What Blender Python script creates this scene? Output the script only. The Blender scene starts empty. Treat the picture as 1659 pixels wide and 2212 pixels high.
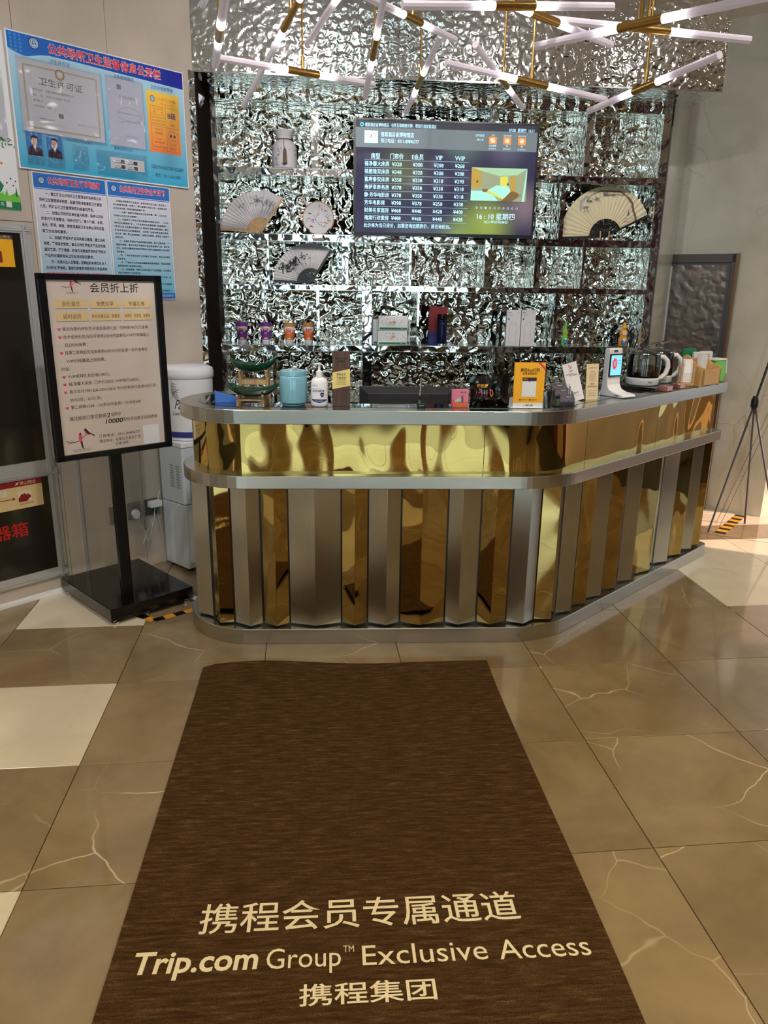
import bpy, math, random
import numpy as np
from mathutils import Matrix, Vector, noise
random.seed(7)
S = bpy.context.scene
COL = S.collection
R = math.radians
# ------------------------------------------------------------------ camera
F_PX, PITCH, ROLL, CAM_H = 1629.24, 16.475, 0.8216, 1.664
cam_d = bpy.data.cameras.new('camera'); cam = bpy.data.objects.new('camera', cam_d); COL.objects.link(cam)
cam_d.sensor_fit = 'HORIZONTAL'; cam_d.sensor_width = 36.0; cam_d.lens = F_PX * 36.0 / 1659.0
cam_d.clip_start = 0.05; cam_d.clip_end = 100
_f = Vector((0, math.cos(R(PITCH)), -math.sin(R(PITCH)))); _u = Vector((0, math.sin(R(PITCH)), math.cos(R(PITCH)))); _r = Vector((1, 0, 0))
_c, _s = math.cos(R(ROLL)), math.sin(R(ROLL))
_r2 = _r * _c + _u * _s; _u2 = _u * _c - _r * _s
_m = Matrix((_r2, _u2, -_f)).transposed().to_4x4(); _m.translation = (0, 0, CAM_H)
cam.matrix_world = _m
S.camera = cam
# ------------------------------------------------------------------ world, lights, exposure
S.view_settings.view_transform = 'Standard'; S.view_settings.look = 'None'
S.view_settings.exposure = 0.0; S.view_settings.gamma = 1.0; S.view_settings.use_curve_mapping = False
W = bpy.data.worlds.new('world'); S.world = W; W.use_nodes = True
W.node_tree.nodes['Background'].inputs[0].default_value = (0.80, 0.92, 1.0, 1); W.node_tree.nodes['Background'].inputs[1].default_value = 0.9
S.cycles.use_denoising = True
S.cycles.max_bounces = 8; S.cycles.glossy_bounces = 5; S.cycles.transparent_max_bounces = 12
S.cycles.sample_clamp_indirect = 6.0
S.cycles.caustics_reflective = False; S.cycles.caustics_refractive = False

def area_light(name, loc, target, sx, sy, power, col, shape='RECTANGLE'):
    l = bpy.data.lights.new(name, 'AREA'); l.shape = shape; l.size = sx; l.size_y = sy; l.energy = power; l.color = col
    o = bpy.data.objects.new(name, l); COL.objects.link(o); o.location = loc
    o.rotation_euler = (Vector(target) - Vector(loc)).to_track_quat('-Z', 'Y').to_euler()
    return o
def spot(loc, target, power, col, cone=120, blend=.6, size=.05):
    l = bpy.data.lights.new('downlight_and_fill', 'SPOT'); l.energy = power; l.color = col; l.spot_size = R(cone); l.spot_blend = blend; l.shadow_soft_size = size
    o = bpy.data.objects.new('downlight_and_fill', l); COL.objects.link(o); o.location = loc
    o.rotation_euler = (Vector(target) - Vector(loc)).to_track_quat('-Z', 'Y').to_euler(); return o
# daylight standing in the openings of the glazed street front behind the camera
for _x in (-3.9, -2.0, 0.6, 2.6):
    area_light('daylight', (_x, -4.9, 1.65), (_x, 5, 1.3), 1.35, 2.5, 23, (0.72, 0.97, 0.97))
# ceiling downlights: warm over the lobby, neutral fill spots added to brighten display wall, left wall and pier
WARM, NEUT_FILL = (1.0, 0.78, 0.44), (1.0, 0.94, 0.92)
LAMPS = [((-1.5, .2, 3.47), None, 190, WARM), ((1.3, .2, 3.47), None, 210, WARM), ((-.2, 1.2, 3.47), None, 40, WARM), ((2.6, 1.6, 3.47), None, 190, WARM), ((-1.2, -2.2, 3.47), None, 70, WARM), ((2.0, -2.2, 3.47), None, 70, WARM),
         ((2.9, 3.7, 3.47), None, 85, WARM), ((-.4, 1.9, 3.47), (-1.5, 4.3, 2.1), 170, NEUT_FILL), ((-.1, 2.3, 3.47), (.1, 5.3, 1.7), 170, NEUT_FILL), ((1.3, 2.3, 3.47), (1.2, 5.4, 1.7), 140, NEUT_FILL), ((-2.4, .9, 3.47), (-2.2, 3.2, 1.2), 120, NEUT_FILL), ((2.2, 3.2, 3.47), (2.7, 5.8, 2.0), 60, NEUT_FILL)]
for p_, t_, w_, c_ in LAMPS: spot(p_, t_ or (p_[0], p_[1] + .01, 0), w_, c_, 130 if t_ is None else 85)

# low sun through the opening of the right-hand wall
sun_d = bpy.data.lights.new('sun', 'SUN'); sun_d.energy = 9.0; sun_d.angle = R(0.6); sun_d.color = (1.0, 0.62, 0.44)
sun = bpy.data.objects.new('sun', sun_d); COL.objects.link(sun)
sun.rotation_euler = Vector((-0.80, 0.36, -0.46)).to_track_quat('-Z', 'Y').to_euler()

# ------------------------------------------------------------------ materials
def lin(c):
    def f(v):
        v /= 255.0
        return v / 12.92 if v <= 0.04045 else ((v + 0.055) / 1.055) ** 2.4
    return (f(c[0]), f(c[1]), f(c[2]), 1.0)
class N:
    def __init__(s, name):
        s.m = bpy.data.materials.new(name); s.m.use_nodes = True; s.t = s.m.node_tree; s.b = s.t.nodes['Principled BSDF']; s.out = s.t.nodes['Material Output']
    def n(s, typ, **kw):
        x = s.t.nodes.new(typ)
        for k, v in kw.items():
            if k in x.inputs: x.inputs[k].default_value = v
            else: setattr(x, k, v)
        return x
    def l(s, a, b): s.t.links.new(a, b)
    def coord(s, rnd=False, scale=(1, 1, 1)):
        tc = s.n('ShaderNodeTexCoord'); src = tc.outputs['Object']
        mp = s.n('ShaderNodeMapping'); mp.inputs['Scale'].default_value = scale; s.l(src, mp.inputs['Vector'])
        if rnd:
            oi = s.n('ShaderNodeObjectInfo'); mu = s.n('ShaderNodeMath', operation='MULTIPLY'); mu.inputs[1].default_value = 57.0
            s.l(oi.outputs['Random'], mu.inputs[0]); ad = s.n('ShaderNodeVectorMath', operation='ADD'); s.l(mp.outputs[0], ad.inputs[0]); s.l(mu.outputs[0], ad.inputs[1]); return ad.outputs[0]
        return mp.outputs[0]
    def noise(s, vec, scale, detail=3, rough=.5, dist=0):
        x = s.n('ShaderNodeTexNoise'); x.inputs['Scale'].default_value = scale; x.inputs['Detail'].default_value = detail
        x.inputs['Roughness'].default_value = rough; x.inputs['Distortion'].default_value = dist; s.l(vec, x.inputs['Vector']); return x.outputs['Fac']
    def ramp(s, fac, stops):
        x = s.n('ShaderNodeValToRGB'); e = x.color_ramp.elements
        while len(e) < len(stops): e.new(0.5)
        for i, (p, c) in enumerate(stops): e[i].position = p; e[i].color = c
        s.l(fac, x.inputs[0]); return x.outputs[0]
    def bump(s, h, dist, strength=1.0):
        x = s.n('ShaderNodeBump'); x.inputs['Distance'].default_value = dist; x.inputs['Strength'].default_value = strength
        s.l(h, x.inputs['Height']); s.l(x.outputs[0], s.b.inputs['Normal']); return x
MATS = {}
def mat(name, rgb, rough=.5, metal=0, emit=0, spec=.5, alpha=None, grain=0.0, gscale=40, coat=0, trans=0, bump=0, bscale=200):
    if name in MATS: return MATS[name]
    k = N(name); c = lin(rgb); b = k.b
    b.inputs['Base Color'].default_value = c; b.inputs['Roughness'].default_value = rough; b.inputs['Metallic'].default_value = metal
    b.inputs['Specular IOR Level'].default_value = spec; b.inputs['Coat Weight'].default_value = coat
    if emit: b.inputs['Emission Color'].default_value = c; b.inputs['Emission Strength'].default_value = emit
    if trans: b.inputs['Transmission Weight'].default_value = trans; b.inputs['IOR'].default_value = 1.25
    if grain:
        v = k.coord(); f = k.noise(v, gscale, 4, .6)
        d = [max(0, x * (1 - grain)) for x in c[:3]] + [1]; l2 = [min(1, x * (1 + grain)) for x in c[:3]] + [1]
        k.l(k.ramp(f, [(.3, d), (.7, l2)]), b.inputs['Base Color'])
    if bump:
        v = k.coord(); k.bump(k.noise(v, bscale, 2), bump)
    MATS[name] = k.m; return k.m
def reg(name, k): MATS[name] = k.m; return k.m

def ripple(name, tint, scale, dist, rough=.05):
    k = N(name); b = k.b; b.inputs['Metallic'].default_value = 1; b.inputs['Roughness'].default_value = rough; b.inputs['Base Color'].default_value = lin(tint)
    v = k.coord(); n1 = k.noise(v, scale, 1.0, .4, .35)
    k.bump(n1, dist); return reg(name, k)
ripple('ripple_steel', (232, 236, 232), 17, .026)
ripple('ripple_steel_edge', (222, 224, 222), 13, .0065, .07)
M_EDGE = 1
ripple('ripple_steel_big', (222, 226, 226), 25, .0062, .08)
ripple('ripple_dull', (120, 114, 108), 15, .009, .38)
def brushed(name, tint, rough, streak=(1, 1, 60)):
    k = N(name); b = k.b; b.inputs['Metallic'].default_value = 1
    v = k.coord(scale=streak); f = k.noise(v, 8, 3, .6)
    c = lin(tint); k.l(k.ramp(f, [(.3, [x * .9 for x in c[:3]] + [1]), (.7, [min(1, x * 1.07) for x in c[:3]] + [1])]), b.inputs['Base Color'])
    b.inputs['Roughness'].default_value = rough; b.inputs['Anisotropic'].default_value = .5
    return reg(name, k)
brushed('brushed_steel', (200, 200, 194), .25)
brushed('brushed_steel_v', (200, 201, 196), .24, (60, 60, 1))
brushed('aluminium', (206, 206, 206), .42, (1, 1, 50)); MATS['aluminium'].node_tree.nodes['Principled BSDF'].inputs['Metallic'].default_value = .55
def goldm(name, tint, rough, dist):
    k = N(name); b = k.b; b.inputs['Metallic'].default_value = 1; b.inputs['Roughness'].default_value = rough; b.inputs['Base Color'].default_value = lin(tint)
    v = k.coord(scale=(1, 1, .6)); n1 = k.noise(v, 3.2, 1, .4, .6); k.bump(n1, dist); return reg(name, k)
goldm('gold_mirror', (206, 182, 112), .025, .024)
goldm('gold_strip', (192, 170, 112), .035, .026)
mat('brass', (196, 158, 88), .28, 1)
mat('chrome', (210, 210, 212), .12, 1)
def marble(name, base, dark, vein, vs, vw, rough, rnd=True, cloud=.9, coatw=0):
    k = N(name); b = k.b; v = k.coord(rnd)
    cl = k.noise(v, 2.2, 5, .6, .4)
    basec = k.ramp(cl, [(.32, lin(dark)), (.68, lin(base))])
    wn = k.n('ShaderNodeTexNoise'); wn.inputs['Scale'].default_value = 3.0; wn.inputs['Detail'].default_value = 3; k.l(v, wn.inputs['Vector'])
    mx = k.n('ShaderNodeVectorMath', operation='SCALE'); mx.inputs['Scale'].default_value = .15; k.l(wn.outputs['Color'], mx.inputs[0])
    ad = k.n('ShaderNodeVectorMath', operation='ADD'); k.l(v, ad.inputs[0]); k.l(mx.outputs[0], ad.inputs[1])
    vo = k.n('ShaderNodeTexVoronoi', feature='DISTANCE_TO_EDGE'); vo.inputs['Scale'].default_value = vs; k.l(ad.outputs[0], vo.inputs['Vector'])
    vf = k.ramp(vo.outputs['Distance'], [(0, (1, 1, 1, 1)), (vw, (0, 0, 0, 1))])
    mask = k.ramp(k.noise(v, 1.6, 2, .5), [(.47, (0, 0, 0, 1)), (.66, (1, 1, 1, 1))])
    mm = k.n('ShaderNodeMath', operation='MULTIPLY'); k.l(vf, mm.inputs[0]); k.l(mask, mm.inputs[1])
    mi = k.n('ShaderNodeMix', data_type='RGBA'); k.l(mm.outputs[0], mi.inputs[0]); k.l(basec, mi.inputs[6]); mi.inputs[7].default_value = lin(vein)
    k.l(mi.outputs[2], b.inputs['Base Color']); b.inputs['Roughness'].default_value = rough
    b.inputs['Coat Weight'].default_value = coatw; b.inputs['Coat Roughness'].default_value = .04
    return reg(name, k)
marble('tile_brown', (148, 130, 102), (118, 102, 79), (208, 192, 166), 2.0, .0060, .16, True, coatw=.5)
marble('tile_cream', (226, 218, 200), (208, 200, 182), (190, 182, 164), 1.3, .01, .16, True, coatw=.5)
marble('marble_wall', (196, 184, 170), (178, 167, 153), (166, 155, 141), 2.6, .006, .32, False)
marble('marble_pier', (190, 188, 176), (170, 167, 155), (156, 151, 139), 1.6, .008, .16, False)
mat('grout', (52, 46, 40), .8); mat('lobby_floor', (122, 106, 84), .2)
mat('ceiling_paint', (232, 230, 226), .7); mat('maroon_wall', (110, 34, 38), .5); mat('warm_wall', (186, 160, 120), .5)
mat('dark_wall', (40, 34, 32), .6); mat('pale_wall', (196, 196, 188), .55)
mat('dark_return', (40, 34, 31), .95, spec=.03)
# carpet
k = N('carpet'); v = k.coord(scale=(4, 34, 1)); a = k.noise(v, 2.6, 8, .72); v2 = k.coord(scale=(1, 1, 1)); b2 = k.noise(v2, 420, 2, .7)
mm = k.n('ShaderNodeMath', operation='MULTIPLY_ADD'); k.l(b2, mm.inputs[0]); mm.inputs[1].default_value = .5; ad = k.n('ShaderNodeMath', operation='MULTIPLY'); k.l(a, ad.inputs[0]); ad.inputs[1].default_value = .75; k.l(ad.outputs[0], mm.inputs[2])
k.l(k.ramp(mm.outputs[0], [(.48, lin((50, 33, 17))), (.62, lin((74, 52, 29))), (.72, lin((92, 70, 45))), (.88, lin((144, 120, 88)))]), k.b.inputs['Base Color'])
k.b.inputs['Roughness'].default_value = 1; k.b.inputs['Specular IOR Level'].default_value = .1; k.bump(b2, .004); reg('carpet', k)
mat('carpet_cream', (234, 222, 194), .95, grain=.12, gscale=300, bump=.003, bscale=400)
def wood(name, c1, c2, sc=(2, 2, 30), rough=.45):
    k = N(name); v = k.coord(scale=sc); f = k.noise(v, 3, 4, .6, .3); k.l(k.ramp(f, [(.35, lin(c1)), (.65, lin(c2))]), k.b.inputs['Base Color']); k.b.inputs['Roughness'].default_value = rough; return reg(name, k)
wood('bamboo', (206, 168, 112), (186, 144, 90), (20, 20, 2)); wood('walnut', (88, 62, 50), (62, 42, 34), (40, 40, 2)); wood('pine', (190, 160, 118), (160, 128, 88), (30, 30, 3))
# tube glass: frosted acrylic lit from the brass end (local x = distance from the lamp)
k = N('lit_tube'); tc = k.n('ShaderNodeAttribute'); tc.attribute_name = 'glow'
k.l(k.ramp(tc.outputs['Fac'], [(0, (.52, .45, .46, 1)), (.5, (.80, .68, .80, 1)), (1, (1, .96, 1, 1))]), k.b.inputs['Emission Color'])
ms = k.n('ShaderNodeMath', operation='POWER'); k.l(tc.outputs['Fac'], ms.inputs[0]); ms.inputs[1].default_value = 3.0
m2 = k.n('ShaderNodeMath', operation='MULTIPLY_ADD'); k.l(ms.outputs[0], m2.inputs[0]); m2.inputs[1].default_value = 14.0; m2.inputs[2].default_value = .34
k.l(m2.outputs[0], k.b.inputs['Emission Strength']); k.b.inputs['Base Color'].default_value = (.38, .34, .37, 1); k.b.inputs['Roughness'].default_value = .4; reg('lit_tube', k)
# television picture background
k = N('screen_picture'); tc = k.n('ShaderNodeTexCoord'); sp = k.n('ShaderNodeSeparateXYZ'); k.l(tc.outputs['Object'], sp.inputs[0])
def blob(cx, cz, r):
    vm = k.n('ShaderNodeVectorMath', operation='DISTANCE'); k.l(tc.outputs['Object'], vm.inputs[0]); vm.inputs[1].default_value = (cx, 0, cz)
    mr = k.n('ShaderNodeMapRange', interpolation_type='SMOOTHSTEP'); mr.inputs['From Min'].default_value = r; mr.inputs['From Max'].default_value = 0; k.l(vm.outputs['Value'], mr.inputs['Value']); return mr.outputs[0]
cur = None
prev = lin((62, 60, 88))
for (cx, cz, r, c) in ((.30, .40, .24, (110, 116, 84)), (.86, .08, .26, (176, 196, 92)), (.72, -.02, .22, (150, 176, 84)), (.98, .58, .2, (120, 120, 138)), (.70, .60, .22, (110, 140, 128)), (1.12, .2, .2, (150, 130, 136))):
    mi = k.n('ShaderNodeMix', data_type='RGBA'); k.l(blob(cx, cz, r), mi.inputs[0])
    if cur is None: mi.inputs[6].default_value = prev
    else: k.l(cur, mi.inputs[6])
    mi.inputs[7].default_value = lin(c); cur = mi.outputs[2]
k.l(cur, k.b.inputs['Emission Color']); k.b.inputs['Emission Strength'].default_value = .8; k.b.inputs['Base Color'].default_value = (.01, .01, .015, 1); k.b.inputs['Roughness'].default_value = .12; reg('screen_picture', k)
# poster gradients
def grad(name, z0, z1, c0, c1, rough=.25, axis=2):
    k = N(name); tc = k.n('ShaderNodeTexCoord'); sp = k.n('ShaderNodeSeparateXYZ'); k.l(tc.outputs['Object'], sp.inputs[0])
    mr = k.n('ShaderNodeMapRange'); mr.inputs['From Min'].default_value = z0; mr.inputs['From Max'].default_value = z1; k.l(sp.outputs[axis], mr.inputs['Value'])
    k.l(k.ramp(mr.outputs[0], [(0, lin(c0)), (1, lin(c1))]), k.b.inputs['Base Color']); k.b.inputs['Roughness'].default_value = rough; return reg(name, k)
grad('poster_cyan', 0, .52, (52, 166, 204), (176, 212, 232)); grad('poster_notice', 0, .55, (84, 172, 196), (214, 212, 224))
grad('yellow_orange', .165, .475, (240, 130, 70), (244, 206, 80)); grad('banner_blue', .04, 1.0, (30, 110, 200), (38, 34, 150), axis=0)
M = {
 'black': mat('black_plastic', (16, 16, 18), .35), 'blackgloss': mat('black_gloss', (10, 10, 11), .12, coat=.3), 'blackfr': mat('black_frame', (14, 15, 18), .3),
 'white': mat('white_plastic', (226, 228, 232), .35), 'cool': mat('dispenser_white', (196, 204, 210), .35), 'paper': mat('paper', (222, 220, 222), .6),
 'ink': mat('ink', (20, 20, 26), .6), 'red': mat('red_ink', (226, 60, 70), .6), 'navy': mat('navy_ink', (40, 44, 120), .6), 'dkgrey': mat('dark_grey', (70, 72, 76), .5), 'grey': mat('grey', (140, 142, 146), .5),
 'blue': mat('blue_ink', (36, 110, 190), .4), 'board': mat('board_paper', (206, 192, 180), .5), 'tan': mat('tan_button', (216, 190, 140), .5), 'pink': mat('pink_ink', (226, 74, 112), .5), 'plum': mat('plum_ink', (60, 28, 48), .6),
 'glassdark': mat('dark_glass', (38, 34, 28), .12, spec=.6), 'green': mat('bottle_green', (14, 66, 46), .08, coat=.6), 'ltblue': mat('jar_blue', (120, 176, 196), .15, coat=.5), 'blueplastic': mat('blue_plastic', (60, 110, 196), .4),
 'yellow': mat('sign_yellow', (244, 178, 34), .4), 'purple': mat('cup_purple', (118, 52, 140), .35), 'orange': mat('cup_orange', (222, 112, 66), .35), 'goldlid': mat('cup_gold_lid', (176, 124, 58), .3), 'cream': mat('cream_paper', (226, 206, 168), .6),
 'gold': mat('gold_label', (226, 206, 128), .45), 'lime': mat('lime', (110, 196, 70), .4), 'dgreen': mat('deep_green', (26, 120, 74), .5), 'crimson': mat('crimson_box', (136, 28, 34), .5), 'tape': mat('tape_yellow', (214, 150, 40), .5), 'rose': mat('rose_gold', (214, 150, 140), .2, .8),
 'skin': mat('skin', (216, 170, 146), .6), 'cord': mat('white_cord', (196, 190, 182), .5), 'sockgrey': mat('socket_plate', (126, 118, 108), .4), 'photo': mat('photo_blue', (50, 140, 214), .5), 'sky': mat('pale_cyan', (170, 214, 236), .4),
}
M['black_desk'] = mat('black_glass_top', (22, 21, 22), .06, coat=.6)
def em(name, c, s): M[name] = mat(name, c, .5, emit=s)
em('scr_text', (176, 224, 240), .95); em('scr_dark', (34, 36, 50), .6); em('scr_band', (104, 116, 122), .6); em('scr_orange', (240, 130, 40), .9); em('scr_white', (200, 240, 250), .95); em('scr_line', (150, 180, 200), .7)
em('scr_cyan', (60, 210, 220), .9); em('pic_ceil', (150, 190, 150), .8); em('pic_ochre', (170, 140, 50), .7); em('pic_bed', (150, 216, 200), .8); em('pic_wall', (140, 150, 120), .7); em('pic_floor', (110, 84, 40), .7); em('pic_glow', (190, 190, 70), .9); em('pic_pink', (200, 60, 90), .8)
em('pay_blue', (120, 200, 230), .9); em('pay_red', (206, 60, 90), .85)
def glass(name, col, alpha=.25, rough=.02):
    k = N(name); t = k.t; mix = k.n('ShaderNodeMixShader'); tr = k.n('ShaderNodeBsdfTransparent'); tr.inputs[0].default_value = lin(col); gl = k.n('ShaderNodeBsdfGlossy'); gl.inputs['Roughness'].default_value = rough
    fr = k.n('ShaderNodeFresnel'); fr.inputs[0].default_value = 1.45; m = k.n('ShaderNodeMath', operation='MULTIPLY_ADD'); k.l(fr.outputs[0], m.inputs[0]); m.inputs[1].default_value = 1.0; m.inputs[2].default_value = alpha * .3
    k.l(m.outputs[0], mix.inputs[0]); k.l(tr.outputs[0], mix.inputs[1]); k.l(gl.outputs[0], mix.inputs[2]); k.l(mix.outputs[0], k.out.inputs['Surface']); t.nodes.remove(k.b)
    M[name] = k.m; return k.m
glass('clear_glass', (251, 253, 252), .06); glass('clear_plastic', (250, 252, 254), .10, .06); glass('tea', (190, 130, 80), .1)
for n_ in ('ripple_steel', 'ripple_steel_edge', 'ripple_steel_big', 'ripple_dull', 'brushed_steel', 'brushed_steel_v', 'aluminium', 'gold_mirror', 'gold_strip', 'brass', 'chrome', 'tile_brown', 'tile_cream', 'marble_wall', 'marble_pier', 'grout', 'lobby_floor', 'ceiling_paint', 'maroon_wall', 'warm_wall', 'dark_wall', 'pale_wall', 'dark_return', 'carpet', 'carpet_cream', 'bamboo', 'walnut', 'pine', 'lit_tube', 'screen_picture', 'poster_cyan', 'poster_notice', 'yellow_orange', 'banner_blue'):
    M[n_] = MATS[n_]

# ------------------------------------------------------------------ mesh builder
TEXTS = []           # (mesh, material index, string, bold, function placing glyph points)
EM = {}
class MB:
    def __init__(s, world=False, M4=None):
        s.v = []; s.f = []; s.fm = []; s.sm = []; s.mats = []; s.world = world; s.M = M4; s.txt = []
    def mi(s, m):
        m = M[m] if isinstance(m, str) else m
        if m not in s.mats: s.mats.append(m)
        return s.mats.index(m)
    def add(s, vs, fs, m, smooth=False):
        b = len(s.v); i = s.mi(m)
        if s.M is not None: vs = [tuple(s.M @ Vector(p)) for p in vs]
        s.v += [tuple(p) for p in vs]
        for f in fs: s.f.append([b + q for q in f]); s.fm.append(i); s.sm.append(smooth)
        return s
    def box(s, a, b, m):
        (x0, y0, z0), (x1, y1, z1) = a, b
        return s.add([(x0, y0, z0), (x1, y0, z0), (x1, y1, z0), (x0, y1, z0), (x0, y0, z1), (x1, y0, z1), (x1, y1, z1), (x0, y1, z1)],
                     [(0, 3, 2, 1), (4, 5, 6, 7), (0, 1, 5, 4), (1, 2, 6, 5), (2, 3, 7, 6), (3, 0, 4, 7)], m)
    def rbox(s, a, b, r, m, seg=3):      # box with rounded vertical edges
        (x0, y0, z0), (x1, y1, z1) = a, b; pts = []
        for cx, cy, a0 in ((x1 - r, y1 - r, 0), (x0 + r, y1 - r, 90), (x0 + r, y0 + r, 180), (x1 - r, y0 + r, 270)):
            for i in range(seg + 1):
                t = R(a0 + 90 * i / seg); pts.append((cx + r * math.cos(t), cy + r * math.sin(t)))
        return s.prism(pts, z0, z1, m)
    def prism(s, poly, z0, z1, m, smooth=False):
        n = len(poly)
        return s.add([(x, y, z0) for x, y in poly] + [(x, y, z1) for x, y in poly], [list(range(n))[::-1], list(range(n, 2 * n))] + [(i, (i + 1) % n, n + (i + 1) % n, n + i) for i in range(n)], m, smooth)
    def slab(s, poly, y0, y1, m):        # polygon in xz, thickness along y
        n = len(poly)
        return s.add([(x, y0, z) for x, z in poly] + [(x, y1, z) for x, z in poly], [list(range(n)), list(range(n, 2 * n))[::-1]] + [(i, (i + 1) % n, n + (i + 1) % n, n + i) for i in range(n)], m)
    def flat(s, poly, y, m): return s.add([(x, y, z) for x, z in poly], [list(range(len(poly)))], m)
    def rect(s, x0, z0, x1, z1, y, m): return s.flat([(x0, z0), (x1, z0), (x1, z1), (x0, z1)], y, m)
    def disc(s, cx, cz, r, y, m, n=20, rz=None):
        rz = rz or r; return s.flat([(cx + r * math.cos(2 * math.pi * i / n), cz + rz * math.sin(2 * math.pi * i / n)) for i in range(n)], y, m)
    def line(s, pts, w, y, m):           # flat stroke in xz
        for (x0, z0), (x1, z1) in zip(pts, pts[1:]):
            L = math.hypot(x1 - x0, z1 - z0) or 1e-6; nx, nz = -(z1 - z0) / L * w / 2, (x1 - x0) / L * w / 2
            s.flat([(x0 - nx, z0 - nz), (x1 - nx, z1 - nz), (x1 + nx, z1 + nz), (x0 + nx, z0 + nz)], y, m)
        return s
    def lathe(s, prof, m, c=(0, 0, 0), n=24, smooth=True, sx=1, sy=1):
        vs = []; fs = []; k = len(prof)
        for i in range(n):
            a = 2 * math.pi * i / n
            for r, z in prof: vs.append((c[0] + r * sx * math.cos(a), c[1] + r * sy * math.sin(a), c[2] + z))
        for i in range(n):
            j = (i + 1) % n
            for q in range(k - 1): fs.append((i * k + q, j * k + q, j * k + q + 1, i * k + q + 1))
        if prof[0][0] > 1e-4: fs.append([i * k for i in range(n)][::-1])
        if prof[-1][0] > 1e-4: fs.append([i * k + k - 1 for i in range(n)])
        return s.add(vs, fs, m, smooth)
    def tube(s, pts, r, m, n=8, r1=None, caps=True):
        P = [Vector(p) for p in pts]; k = len(P); vs = []; fs = []
        up = None
        for i, p in enumerate(P):
            t = (P[min(i + 1, k - 1)] - P[max(i - 1, 0)]).normalized()
            if up is None:
                up = Vector((0, 0, 1)) if abs(t.z) < .9 else Vector((1, 0, 0))
            a = (up - t * up.dot(t)).normalized(); up = a; b = t.cross(a)
            rr = r if r1 is None else r + (r1 - r) * i / (k - 1)
            for j in range(n):
                q = 2 * math.pi * j / n; vs.append(p + (a * math.cos(q) + b * math.sin(q)) * rr)
        for i in range(k - 1):
            for j in range(n): fs.append((i * n + j, i * n + (j + 1) % n, (i + 1) * n + (j + 1) % n, (i + 1) * n + j))
        if caps: fs += [list(range(n))[::-1], [(k - 1) * n + j for j in range(n)]]
        return s.add([tuple(v) for v in vs], fs, m, True)
    def text(s, st, x0, zc, size, y, m, x1=None, bold=False, shear=0, wrap=None, rot=0, align='L'):
        i = s.mi(m); T = dict(st=st, x0=x0, zc=zc, size=size, y=y, x1=x1, bold=bold, shear=shear, wrap=wrap, rot=rot, align=align, mi=i, M=s.M)
        s.txt.append(T); return s
    def build(s, name, parent=None, label=None, kind=None, bevel=0, recalc=True, loc=None):
        me = bpy.data.meshes.new(name); o = bpy.data.objects.new(name, me); COL.objects.link(o)
        if parent is not None: o.parent = parent
        if loc is not None: o.location = loc
        if s.world and parent is not None:
            inv = EM[parent.name].inverted(); s.v = [tuple(inv @ Vector(p)) for p in s.v]
        if s.v:
            me.from_pydata(s.v, [], s.f)
            if recalc:
                import bmesh
                bm = bmesh.new(); bm.from_mesh(me); bmesh.ops.recalc_face_normals(bm, faces=bm.faces[:]); bm.to_mesh(me); bm.free()
            for p, q, t in zip(me.polygons, s.fm, s.sm): p.material_index = q; p.use_smooth = t
            if any(s.sm): me.set_sharp_from_angle(angle=R(38))
        for m in s.mats: me.materials.append(m)
        if parent is not None and parent.name in EM: EM[o.name] = EM[parent.name] @ (Matrix.Translation(loc) if loc else Matrix.Identity(4))
        if label: o['label'] = label
        if kind: o['kind'] = kind
        elif name in ('print', 'ink_painting', 'sprig_pattern', 'embroidery', 'printed_pattern', 'screen_text', 'label_print', 'gold_label', 'printed_picture', 'room_picture', 'printed_text', 'lettering'): o['kind'] = 'stuff'
        if bevel:
            bv = o.modifiers.new('bevel', 'BEVEL'); bv.width = bevel; bv.segments = 2; bv.limit_method = 'ANGLE'; bv.angle_limit = R(40)
        if s.txt: TEXTS.append((o, s.txt, len(s.v)))
        return o
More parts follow.
